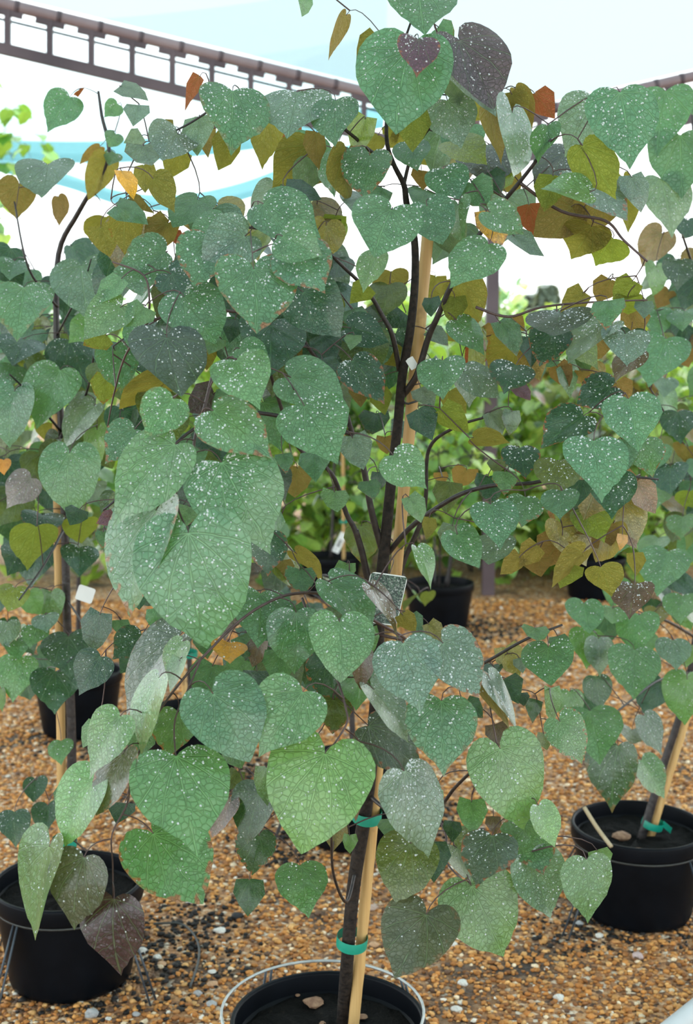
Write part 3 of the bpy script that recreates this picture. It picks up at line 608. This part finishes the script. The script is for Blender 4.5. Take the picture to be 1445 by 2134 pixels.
# ------------------------------------------------------------------ the redbud in front
T0 = 2.6
root = empty('potted_redbud_tree', pf, 'large rain-wet redbud tree in the front black pot, tied to a bamboo stake', 'potted tree', 'potted redbud trees')
pot_parts(root, pf, FR_R)
main = Plant(root, 1)
yb = pf.y
def kk(k): return T0+(k-5)*.135
def B(pts, dk=0): return [at(x, y, kk(k)) for x, y, k in pts]
base = Vector(on_z(716, 2128, RIM_Z-.04))
tp = [base+Vector((0, 0, -.05)), base] + [at(x, y, yb-.012+dy) for x, y, dy in ((724, 2000, 0), (737, 1850, 0), (760, 1700, -.002), (776, 1560, -.01), (786, 1440, -.018), (788, 1320, -.025), (796, 1200, -.025), (803, 1130, -.025), (816, 1000, -.025), (830, 880, -.025), (838, 790, -.025), (855, 690, -.024), (865, 590, -.024), (864, 500, -.02), (848, 425, -.02), (842, 385, -.02), (820, 340, -.02), (806, 288, -.02), (812, 200, -.01), (842, 90, 0), (870, 10, 0))]
P = spline(tp, 5); P = [Vector(p) for p in P]; N = len(P)
rad = np.interp(np.linspace(0, 1, N), [0, .09, .2, .3, .38, .48, .6, .7, .8, 1], [.0165, .014, .0148, .0138, .012, .010, .0085, .007, .005, .0018])
MB().tube(P, list(rad), 12).build('trunk', M['bark_old'], root)
for a, b in zip(P[int(N*.3):], P[int(N*.3)+1:]):
    main.skel += [tuple(a+(b-a)*j/4) for j in range(4)]
st_a, st_b = Vector(at(738, 2128, yb+.012)), Vector(at(893, 480, yb+.012)); st_d = (st_b-st_a).normalized()
stake(root, st_a-st_d*.10, st_b, .0125, 3)
for (px, py, rx) in ((767, 1697, .031), (736, 1960, .033)):
    q = at(px-2, py, yb-.004); tie(root, q, st_d, (rx+.001, .036), .022, False)
q = at(850, 836, yb-.01); MB().tube([q+Vector((-.02, -.022, 0)), q+Vector((0, -.03, -.004)), q+Vector((.022, -.012, .002)), q+Vector((.024, .012, .002))], .0022, 6).build('tie_wire', M['tube'], root)
TK = 4.85
BR = [  # x, y, layer ... ; radii
 ([(802, 1165, TK), (775, 1067, 4.6), (758, 975, 4.5), (735, 905, 4.3), (700, 800, 4), (640, 720, 3.6), (600, 640, 3)], .0075, .003),
 ([(770, 1208, TK), (742, 1110, 4.6), (722, 1070, 4.5), (690, 985, 4.2), (620, 930, 3.8), (575, 815, 3), (560, 760, 2.4)], .0065, .0025),
 ([(790, 1225, TK), (768, 1205, 4.8), (755, 1150, 4.7), (742, 1105, 4.6)], .009, .006),
 ([(835, 829, TK), (868, 784, 4.6), (893, 704, 4.4), (913, 659, 4.2), (938, 601, 4), (993, 500, 3.7), (1038, 435, 3.5), (1083, 380, 3.3), (1112, 343, 3.1), (1150, 290, 2.8)], .0075, .003),
 ([(833, 772, TK), (818, 699, 4.6), (798, 659, 4.5), (768, 609, 4.3), (720, 560, 3.8), (660, 510, 3.2), (560, 480, 2.6), (470, 470, 2.6)], .0055, .002),
 ([(818, 342, TK), (773, 315, 4.5), (728, 277, 4.2), (660, 230, 3.8), (560, 210, 3.6), (470, 215, 3.7), (390, 260, 4), (310, 300, 4.2)], .004, .0018),
 ([(842, 385, TK), (860, 320, 4.7), (900, 260, 4.2), (950, 200, 3.8), (1000, 150, 3.4)], .004, .002),
 ([(810, 1152, TK), (850, 1105, 4.5), (898, 1067, 4.2), (963, 1029, 3.9), (1033, 1011, 3.6), (1113, 1006, 3.3), (1200, 985, 3), (1293, 991, 3), (1373, 999, 3)], .006, .002),
 ([(822, 1236, 5.2), (843, 1167, 5.2), (878, 1087, 5.1), (888, 1034, 5), (895, 934, 4.8), (950, 890, 4.4), (1010, 870, 4)], .0065, .0025),
 ([(992, 640, 3.7), (1060, 660, 3.7), (1130, 640, 3.5), (1230, 630, 3.2), (1350, 625, 3)], .003, .0015),
 ([(1083, 380, 3.3), (1170, 440, 3.4), (1262, 460, 3.3), (1300, 500, 3.2), (1350, 545, 3.1)], .0035, .002),
 ([(788, 1420, TK), (860, 1405, 4.2), (940, 1410, 3.6), (1005, 1384, 3.2), (1093, 1334, 2.9), (1173, 1302, 2.8)], .0055, .002),
 ([(772, 1660, TK), (830, 1700, 4), (905, 1690, 3.2), (950, 1640, 2.8), (993, 1600, 2.4), (1050, 1560, 2)], .005, .002),
 ([(905, 1690, 3.2), (930, 1740, 2.8), (928, 1790, 2.5), (960, 1830, 2.1), (985, 1845, 1.6)], .0025, .0013),
 ([(780, 1320, TK), (845, 1332, 3.8), (778, 1292, 3), (700, 1243, 2.4), (615, 1237, 1.9), (550, 1260, 1.5), (490, 1302, 1.2), (435, 1357, .9), (380, 1417, .7), (320, 1502, .5), (278, 1600, .3), (265, 1675, .2), (234, 1738, .1), (235, 1800, .1), (236, 1868, .05)], .0034, .0011),
 ([(630, 1247, 2), (655, 1310, 1.6), (685, 1377, 1.1), (708, 1430, .7), (722, 1480, .4), (722, 1510, .3), (690, 1560, .15)], .0026, .0014),
 ([(445, 774, 1.6), (425, 854, 1.1), (408, 904, .9), (400, 944, .8), (373, 989, .6), (369, 1049, .3), (390, 1105, .1)], .003, .0014),
 ([(640, 720, 3.6), (560, 730, 2.8), (490, 740, 2.1), (445, 774, 1.6)], .004, .003),
 ([(735, 905, 4.3), (600, 870, 3.7), (480, 860, 3.3), (390, 904, 3), (320, 974, 2.8), (215, 1064, 2.6)], .0045, .002),
 ([(600, 640, 3), (500, 650, 2.8), (400, 640, 2.6), (310, 669, 2.4), (312, 634, 2.3), (300, 574, 2.3), (235, 546, 2.4)], .003, .0015),
 ([(310, 669, 2.4), (262, 740, 3), (238, 820, 3.4), (224, 890, 3.6)], .0024, .0012),
 ([(420, 1370, .8), (395, 1430, .6), (365, 1500, .4), (366, 1575, .1)], .0018, .0012),
 ([(740, 1820, TK), (722, 1880, 4.4), (695, 1820, 3.6), (690, 1720, 3), (680, 1640, 2.6)], .004, .0015),
]
for pts, r0, r1 in BR: main.branch(B(pts), r0, r1, mat='twig' if r0 < .0036 else 'bark')
rg = random.Random(21)
for bx, by, tx, ty, w, k, c in parse(MAIN):
    Y = kk(k)+rg.uniform(-.02, .02); m, d, L = leaf_matrix(bx, by, tx, ty, w, Y, c in UNDER and by < 1300, rg)
    rim = rg.choice([0, 0, 0, 0, 0, .25, .8])
    und = c in UNDER and by < 1300
    wet = 0 if und else {'s': 190, 'gs': 120, 'sl': 150}.get(c, 95 if by < 1350 else 45)
    if c in ('a', 'pu', 'gp'): wet = 15
    main.leaf(m, d, L, c, rim, wet)
# inner leaves seen between the big ones
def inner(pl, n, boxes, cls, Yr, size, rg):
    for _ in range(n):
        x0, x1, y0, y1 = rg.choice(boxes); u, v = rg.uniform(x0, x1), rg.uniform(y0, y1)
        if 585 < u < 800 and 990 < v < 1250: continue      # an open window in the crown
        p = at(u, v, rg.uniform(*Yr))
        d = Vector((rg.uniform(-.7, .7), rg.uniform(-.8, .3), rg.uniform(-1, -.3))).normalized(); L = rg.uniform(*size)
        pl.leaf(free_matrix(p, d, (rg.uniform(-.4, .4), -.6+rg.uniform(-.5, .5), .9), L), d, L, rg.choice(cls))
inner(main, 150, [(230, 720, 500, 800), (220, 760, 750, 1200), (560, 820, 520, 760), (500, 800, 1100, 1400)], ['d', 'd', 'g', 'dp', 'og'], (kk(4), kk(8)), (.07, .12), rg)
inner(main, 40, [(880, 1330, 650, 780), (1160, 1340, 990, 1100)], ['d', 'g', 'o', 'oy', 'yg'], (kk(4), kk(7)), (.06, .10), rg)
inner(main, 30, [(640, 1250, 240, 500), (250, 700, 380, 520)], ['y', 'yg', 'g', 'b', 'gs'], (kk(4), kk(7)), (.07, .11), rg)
main.grow(300)
wire_stand(pf, .222, RIM_Z+.008, 'pale wire hoop stand around the front pot', -.012, .022, 'wire', .09, .62)
# ------------------------------------------------------------------ neighbours left and right
def neighbour(c, R, label, data, Y0, trunk, stk, seed, branches, fill):
    root = empty('potted_redbud_tree', c, label, 'potted tree', 'potted redbud trees'); pot_parts(root, c, R); pl = Plant(root, seed)
    b = Vector((c.x, c.y, RIM_Z-.08)); T = [b]+[at(x, y, c.y+dy) for x, y, dy in trunk]
    pl.branch(T, .015, .003, 'trunk', 'bark', 5, 10)
    a, e = Vector((c.x+stk[0], c.y+.01, RIM_Z-.12)), at(*stk[1], c.y+.02); stake(root, a, e, .0125, seed)
    q = a+(e-a)*.16; tie(root, q-Vector((stk[0]*.4, .008, 0)), e-a, (.034, .03), .022, seed == 6)
    for pts, r0, r1 in branches: pl.branch([at(x, y, Y) for x, y, Y in pts], r0, r1)
    rg = random.Random(seed)
    for bx, by, tx, ty, w, k, cc in parse(data):
        und = cc in UNDER and by < 1200; m, d, L = leaf_matrix(bx, by, tx, ty, w, Y0+(k-4)*.13+rg.uniform(-.03, .03), und, rg)
        pl.leaf(m, d, L, cc, rg.choice([0, 0, 0, .3]), 0 if und else 50)
    for a in fill: inner(pl, *a, rg)
    pl.grow(200)
neighbour(pl, .205, 'redbud tree in the black pot at the lower left, its tan stake upright', LEFT, 3.2,
    [(150, 1700, 0), (148, 1500, 0), (140, 1300, 0), (135, 1100, 0), (128, 900, 0), (118, 700, 0), (122, 530, 0), (165, 440, -.05), (225, 330, -.1), (212, 240, -.1), (205, 190, -.1)], (-.02, (118, 850)), 5,
    [([(135, 1100, pl.y), (90, 1180, 3.1), (40, 1250, 2.95)], .004, .002), ([(128, 900, pl.y), (60, 820, 3.1), (20, 780, 3.0)], .004, .002), ([(120, 640, pl.y), (60, 560, 3.2), (30, 420, 3.2)], .004, .002),
     ([(128, 900, pl.y), (180, 820, 3.1), (200, 700, 3.0)], .004, .002), ([(140, 1250, pl.y), (180, 1330, 3.1), (120, 1400, 3.0)], .003, .0015), ([(118, 700, pl.y), (170, 600, 3.1), (190, 540, 3.0)], .003, .0015)],
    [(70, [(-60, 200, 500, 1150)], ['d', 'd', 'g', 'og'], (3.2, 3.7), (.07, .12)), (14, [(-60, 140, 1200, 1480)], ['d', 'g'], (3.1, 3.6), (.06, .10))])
neighbour(pr, .205, 'redbud tree in the black pot at the right edge, its stake leaning right', RIGHT, 3.5,
    [(1352, 1700, 0), (1385, 1590, 0), (1420, 1480, 0), (1450, 1330, 0), (1470, 1100, 0), (1470, 850, 0), (1460, 600, 0), (1450, 350, 0), (1440, 200, 0)], (.02, (1490, 1300)), 6,
    [([(1452, 1330, pr.y), (1380, 1290, 3.5), (1300, 1280, 3.35), (1215, 1290, 3.25)], .005, .002), ([(1440, 1400, pr.y), (1370, 1420, 3.5), (1290, 1480, 3.3), (1230, 1520, 3.2)], .004, .002),
     ([(1470, 1000, pr.y), (1410, 900, 3.5), (1350, 800, 3.35)], .004, .002), ([(1460, 600, pr.y), (1420, 480, 3.5), (1390, 380, 3.35), (1350, 250, 3.3)], .004, .002)],
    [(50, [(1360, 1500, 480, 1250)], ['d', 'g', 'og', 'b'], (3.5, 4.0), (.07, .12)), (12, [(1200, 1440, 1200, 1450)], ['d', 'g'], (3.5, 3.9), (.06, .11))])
wire_stand(pl, .1985, RIM_Z-.0515, 'dull wire stand around the lower left pot', mat='tube', rot=-.55)
wire_stand(pr, .1985, RIM_Z-.0515, 'dull wire stand around the right edge pot', mat='tube', rot=-2.5, spread=.12)
# ------------------------------------------------------------------ plants behind, grown from a rule
def shrub(name, c, label, group, seed, H, spread, nl, cls, size, potR=.2, low=.55, stems=1, stk=None, parts=110, wet=0, cat='potted tree', lean=0):
    root = empty(name, c, label, cat, group); rg = random.Random(seed)
    if potR: pot_parts(root, c, potR)
    p = Plant(root, seed); z0 = RIM_Z-.06 if potR else 0; tips = []
    for s in range(stems):
        a = rg.uniform(0, 6.28); o = .05*(stems > 1); b = Vector((c.x+o*math.cos(a), c.y+o*math.sin(a), z0)); t = Vector((c.x+lean+spread*.35*(stems > 1)*math.cos(a)*1.6, c.y+spread*.35*(stems > 1)*math.sin(a)*1.6, H*rg.uniform(.88, 1)))
        mid = (b+t)/2+Vector((rg.uniform(-.04, .04), rg.uniform(-.04, .04), 0)); T = p.branch([b, mid, t], .014 if stems == 1 else .008, .003, 'trunk' if stems == 1 else 'stem', 'bark', 6, 7)
        for i in range(11 if stems == 1 else 4):
            q = T[int(len(T)*rg.uniform(low, .97))]; a2 = rg.uniform(0, 6.28); r = spread*rg.uniform(.5, 1)
            e = q+Vector((r*math.cos(a2), r*math.sin(a2), rg.uniform(-.05, .45)*r+.05)); m = (q+e)/2+Vector((0, 0, .10*r)); e2 = e+Vector((.2*r*math.cos(a2), .2*r*math.sin(a2), -.22*r))
            tips += p.branch([q, m, e, e2], .005, .0018, seg=5, n=4)[3:]
        tips += T[int(len(T)*.75):]
    for _ in range(nl):
        q = Vector(rg.choice(tips))+Vector((rg.gauss(0, .09), rg.gauss(0, .09), rg.gauss(-.03, .09)))*(spread/.55)
        a = rg.uniform(0, 6.28); d = Vector((math.cos(a)*.8, math.sin(a)*.8-.25, rg.uniform(-1.1, -.2))); L = rg.uniform(*size)
        p.leaf(free_matrix(q, d, (math.cos(a)*.5, math.sin(a)*.5-.2, 1), L), d.normalized(), L, rg.choice(cls), 0, wet)
    p.grow(parts, rad=.0015)
    if stk:
        st = stake(root, (c.x+stk[0], c.y-.03, z0-.05), (c.x+stk[1], c.y-.03, stk[2]), .012, seed); q = Vector((c.x+stk[0], c.y-.02, z0+.30)); tie(root, q, (0, 0, 1), (.03, .03), .02)
    return root
G2 = 'potted redbud trees'
p1 = pot_xy(162, 1396); p2 = pot_xy(400, 1482); p3 = pot_xy(690, 1157); p4 = pot_xy(916, 1212); p5 = pot_xy(1240, 1160)
for p in (p1, p2, p4, p5): POT_XY.append((p.x, p.y, .16)); SPILL.append((p.x+.2, p.y-.1, .5))
shrub('potted_redbud_tree', pb, 'redbud tree in the black pot hidden right behind the front trunk', G2, 31, 1.0, .30, 26, ['d', 'g', 'og'], (.06, .11), .2, .5)
shrub('potted_redbud_tree', p2, 'small redbud with leaning tan stake behind the long arching twig', G2, 32, 1.5, .36, 70, ['d', 'g', 'd', 'og'], (.06, .11), .2, .6, stk=(.0, -.16, 1.6))
shrub('potted_redbud_tree', p1, 'dark redbud in the black pot behind the left tree', G2, 33, 1.9, .5, 150, ['d', 'd', 'g', 'og'], (.06, .12), .2, .4)
shrub('potted_redbud_tree', p3, 'staked redbud in the far pot left of the main trunk', G2, 34, 2.1, .6, 170, ['d', 'g', 'og', 'y', 'o'], (.07, .12), .215, .62, stk=(.09, .08, 1.5))
shrub('potted_redbud_tree', p5, 'redbud with orange and bronze leaves in the far right pot', G2, 35, 1.72, .55, 130, ['o', 'oy', 'yg', 'g', 'd', 'b', 'gs', 'o'], (.08, .13), .215, .42)
PAL['bg'] = (.32, .58, .11); PAL['bl'] = (.50, .72, .17); PAL['bd'] = (.14, .35, .08)
BGC = ['bg', 'bg', 'bl', 'bd']
shrub('potted_shrub', p4, 'many-stemmed green shrub in the black pot right of the main trunk', 'potted green shrubs', 36, 1.35, .45, 320, ['bg', 'bd', 'bl', 'bg'], (.06, .10), .215, .35, stems=7, cat='potted shrub')
rows = [(1000, 9.6, 1.55), (1160, 9.9, 1.45), (1330, 9.6, 1.45), (860, 10.2, 1.7), (1060, 11.8, 1.9), (1270, 12.0, 1.75), (660, 9.8, 1.7), (450, 9.6, 1.8), (260, 9.6, 1.8), (60, 10.0, 2.1), (1450, 11.4, 1.9), (955, 13.2, 2.35), (760, 12.6, 2.1)]
names = ['bright green shrub low behind the right branches, nearest the gap', 'bright green shrub under the sky gap on the right', 'bright green shrub behind the far right pot', 'bright green shrub behind the bamboo stake', 'tall bright shrub reaching up beside the steel post', 'pale green shrub below the distant conifers',
         'green shrub far behind the left of the main trunk', 'green shrub far behind the arched twig', 'green shrub behind the left tree crown', 'tall green shrub at the far left edge', 'green shrub at the far right edge', 'pale tall shrub standing in front of the steel post', 'green shrub behind the top of the stake']
for i, ((px, Y, H), lb) in enumerate(zip(rows, names)):
    c = Vector((gx(px, Y), Y, 0)); shrub('green_shrub', c, lb, 'green shrubs in the background', 50+i, H, .85, 950, BGC, (.08, .14), 0, .12, stems=6, parts=70, cat='shrub')
shrub('young_tree', Vector((gx(-190, 9.6), 9.6, 0)), 'tall bright green tree leaning in at the upper left edge', None, 90, 3.75, .8, 500, BGC, (.09, .14), 0, .3, parts=120, cat='tree')
# distant conifers in the pale sky gap
def conifer(px, Y, pytop, label, seed):
    x = gx(px, Y); H = at(px, pytop, Y).z; root = empty('conifer_tree', (x, Y, 0), label, 'tree', 'distant conifers'); rg = random.Random(seed)
    MB().tube([(x, Y, 0), (x, Y, H)], [.22, .03], 8).build('trunk', M['bark'], root); it = []
    for i in range(2600):
        t = rg.uniform(.08, 1)**.8; a = rg.uniform(0, 6.28); r = (1-t)*H*.24+.15; r *= rg.uniform(.2, 1)
        p = Vector((x+r*math.cos(a), Y+r*math.sin(a), t*H)); d = Vector((math.cos(a), math.sin(a), -.25)); it.append((free_matrix(p, d, (0, 0, 1), rg.uniform(.16, .34)), (.20, .27, .24), 0))  # foliage colour greyed and paled to stand in for distance haze
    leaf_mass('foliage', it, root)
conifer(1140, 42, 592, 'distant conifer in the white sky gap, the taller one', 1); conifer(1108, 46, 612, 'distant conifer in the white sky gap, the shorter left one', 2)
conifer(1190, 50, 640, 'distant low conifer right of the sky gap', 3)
wire_stand(pb, .1935, RIM_Z-.0515, 'dull wire stand of the pot behind the front trunk', mat='wire_dark', rot=.2)
gravel()
# ------------------------------------------------------------------ small things
def stone(px, py, w, col, label, z=0, name='pebble', cat='stone', group='larger stones on the gravel', mat=None, flat=.6):
    p = on_z(px, py, z); s = w*(p-CAMP).dot(FWD)/F_PX/2; rr = random.Random(int(px*7+py)); import bmesh
    bm = bmesh.new(); bmesh.ops.create_icosphere(bm, subdivisions=2, radius=1); off = [Vector((rr.uniform(-1, 1), rr.uniform(-1, 1), rr.uniform(-1, 1))).normalized() for _ in range(7)]
    for v in bm.verts:
        k = 1.0
        for q in off: k -= max(0, v.co.dot(q)-.72)*.9
        v.co = Vector((v.co.x*k*s*1.05, v.co.y*k*s*.9, v.co.z*k*s*flat)) + Vector((p.x, p.y, z+s*flat*.55))
    me = bpy.data.meshes.new(name); bm.to_mesh(me); bm.free()
    if mat is None:
        a = me.attributes.new('Col', 'FLOAT_COLOR', 'POINT'); a.data.foreach_set('color', np.tile((*col, 1), (len(me.vertices), 1)).astype(np.float32).ravel())
    return tag(put(name, me, mat or M['gravel'], None, None, False), label, cat, group)
W_, G_, T_ = (.62, .60, .55), (.36, .36, .36), (.50, .30, .17)
for px, py, w, c, lb in [(190, 2117, 32, G_, 'flat grey stone at the bottom, below the left pot'), (226, 2126, 16, W_, 'small white stone at the bottom, right of the flat grey one'), (298, 1985, 24, W_, 'whitish stone just right of the left pot'),
    (329, 1998, 20, W_, 'pale stone beside the whitish one, right of the left pot'), (338, 2012, 20, T_, 'tan stone below the pale pair near the left pot'), (441, 2096, 24, G_, 'grey stone left of the front pot hoop'), (284, 2116, 18, G_, 'grey pebble at the bottom, between the two pots'),
    (442, 2028, 18, W_, 'white pebble beside the drip tube end'), (458, 1943, 26, W_, 'white angular stone right of the purple leaf'), (443, 2054, 24, T_, 'brown stone above the grey stone near the hoop'), (413, 2074, 22, G_, 'dull grey stone at the end of the drip tube'),
    (395, 1922, 16, T_, 'tan pebble at the start of the drip tube'), (494, 1915, 30, (.02, .02, .022), 'black lump of soil left of the hanging small leaves'), (394, 1882, 16, W_, 'white pebble under the big lower green leaf'), (1250, 1952, 20, W_, 'white stone at the foot of the right pot'),
    (1208, 1926, 18, G_, 'grey stone left of the right pot'), (1158, 1958, 12, G_, 'small grey stone among the black soil'), (780, 1972, 22, T_, 'tan stone right of the stake behind the front pot'), (778, 1896, 26, (.45, .33, .27), 'pinkish stone right of the stake above the green tie'),
    (1166, 2084, 26, W_, 'white stone in the lower right gravel'), (952, 2108, 26, W_, 'white stone right of the front pot'), (965, 2052, 24, W_, 'pale stone right of the brown-green leaf'), (1330, 1996, 26, (.5, .38, .36), 'pink stone below the right pot'), (948, 1973, 16, W_, 'small white stone below the brown-green leaf'), (1108, 2090, 14, T_, 'tan pebble in the lower right gravel')]:
    stone(px, py, w, c, lb)
SZ = RIM_Z-.045
for px, py, w, lb in [(652, 2094, 46, 'brown bark chip on the soil of the front pot'), (620, 2075, 12, 'small bark sliver left of the brown chip'), (754, 2122, 26, 'bark chip against the foot of the stake'), (672, 2134, 16, 'bark crumb at the bottom edge of the picture')]:
    stone(px, py, w, None, lb, SZ, 'bark_chip', 'bark chip', 'bark chips on the front pot soil', M['chip'], .45)
for px, py, w, lb in [(1296, 1747, 44, 'pale chip on the soil of the right pot'), (1330, 1775, 26, 'tan chip at the foot of the right stake')]:
    stone(px, py, w, None, lb, SZ, 'bark_chip', 'bark chip', None, M['chip'], .45)
dt = [on_z(x, y, .008) for x, y in ((320, 1925), (375, 1925), (402, 1945), (415, 1975), (412, 2010), (396, 2058))]
tag(MB().tube(spline(dt, 8), .0035, 8).build('drip_tube', M['tube']), 'thin black drip tube curling over the gravel', 'drip tube')
a = on_z(1400, 2150, .03); bq = on_z(1480, 2085, .03); tag(MB().tube([a+(bq-a)*t for t in np.linspace(-.3, 2, 9)], .03, 20).build('grey_pipe', M['grey']), 'pale grey pipe lying in the bottom right corner', 'pipe')
# old dry leaf-stalk bent over the rim of the right pot
ds = spline([at(1218, 1682, pr.y-.10), at(1245, 1725, pr.y-.14), at(1275, 1765, pr.y-.19)], 6); tag(MB().tube(ds, .006, 8).build('dry_stalk', simple('dry_stalk', (.36, .28, .16), (.48, .40, .26), 40, .7)), 'dry tan stalk lying in the right pot', 'stalk')
# tags hanging in the trees
def card(name, c, ax, up, w, h, mat, label, cat, bend=.0, rcorner=.12):
    ax, up = Vector(ax).normalized(), Vector(up).normalized(); nrm = ax.cross(up); th = .0008; root = empty(name, Vector(c)-up*h/2, label, cat)
    def outline(s, off):
        pts = []; r = rcorner*w
        for (sx, sy, a0) in ((1, 1, 0), (-1, 1, 90), (-1, -1, 180), (1, -1, 270)):
            for k in range(5):
                t = math.radians(a0+k*22.5); pts.append(Vector(c)+ax*(sx*(w/2-r)+r*math.cos(t))*s+up*(sy*(h/2-r)+r*math.sin(t))*s+nrm*off)
        return pts
    f, b = outline(1, th), outline(1, -th); n = len(f); faces = [list(range(n)), list(range(2*n-1, n-1, -1))]+[[i, n+i, n+(i+1) % n, (i+1) % n] for i in range(n)]
    put('card', mesh('card', f+b, faces), mat, root, smooth=False); return root, ax, up, nrm
c = at(800, 1248, kk(3.4)); r_, ax, up, nr = card('picture_tag', c, RT+Vector((0, .1, -.16)), UP*1+RT*.25+Vector((0, .2, 0)), .072, .098, M['tag'], 'plant tag with a dark foliage picture hanging before the trunk fork', 'plant tag')
vv = [c+ax*sx*.0345+up*sy*.0465+nr*.0012 for sx, sy in ((-1, -1), (1, -1), (1, 1), (-1, 1))]; vb = [v-nr*.0002 for v in vv]
put('picture', mesh('picture', vv+vb, [(0, 1, 2, 3), (4, 7, 6, 5)]), M['picture'], r_, smooth=False)
MB().tube(spline([c+up*.048, c+up*.07+Vector((.005, .05, 0)), at(800, 1180, kk(4.8))], 5), .0008, 5).build('tie_loop', M['twig'], r_)
c = at(708, 1131, p3.y-.12); r_, ax, up, nr = card('barcode_tag', c, RT*.9-UP*.42, UP*.9+RT*.42, .048, .145, M['tag'], 'white barcode tag tied to the far stake left of the trunk', 'plant tag', rcorner=.08)
for i in range(9):
    q = c+up*(-.030+.006*i)+nr*.0014; MB().box(q, ax*.012, up*(.0009+.0008*((i*7) % 3)), nr*.0003).build('barcode_line', M['ink'], r_, smooth=False)
MB().box(c-ax*.006-up*.052+nr*.0014, ax*.006, up*.003, nr*.0003).build('printed_mark', M['ink'], r_, smooth=False)
MB().tube(spline([c+up*.07, c+up*.09+Vector((.02, .05, 0)), Vector((p3.x+.085, p3.y-.03, c.z+.10))], 5), .0015, 5).build('tie_loop', M['tag'], r_)
c = at(859, 757, yb-.045); r_, *_ = card('paper_tag', c, RT*.8+UP*.5, UP*.8-RT*.5, .017, .024, M['tag'], 'torn scrap of white tag stuck on the upper bamboo stake', 'plant tag')
c = at(178, 1238, pl.y-.10); r_, *_ = card('paper_tag', c, RT*.9-UP*.3, UP*.9+RT*.3, .045, .04, M['tag'], 'blank white tag hanging in the left tree', 'plant tag')
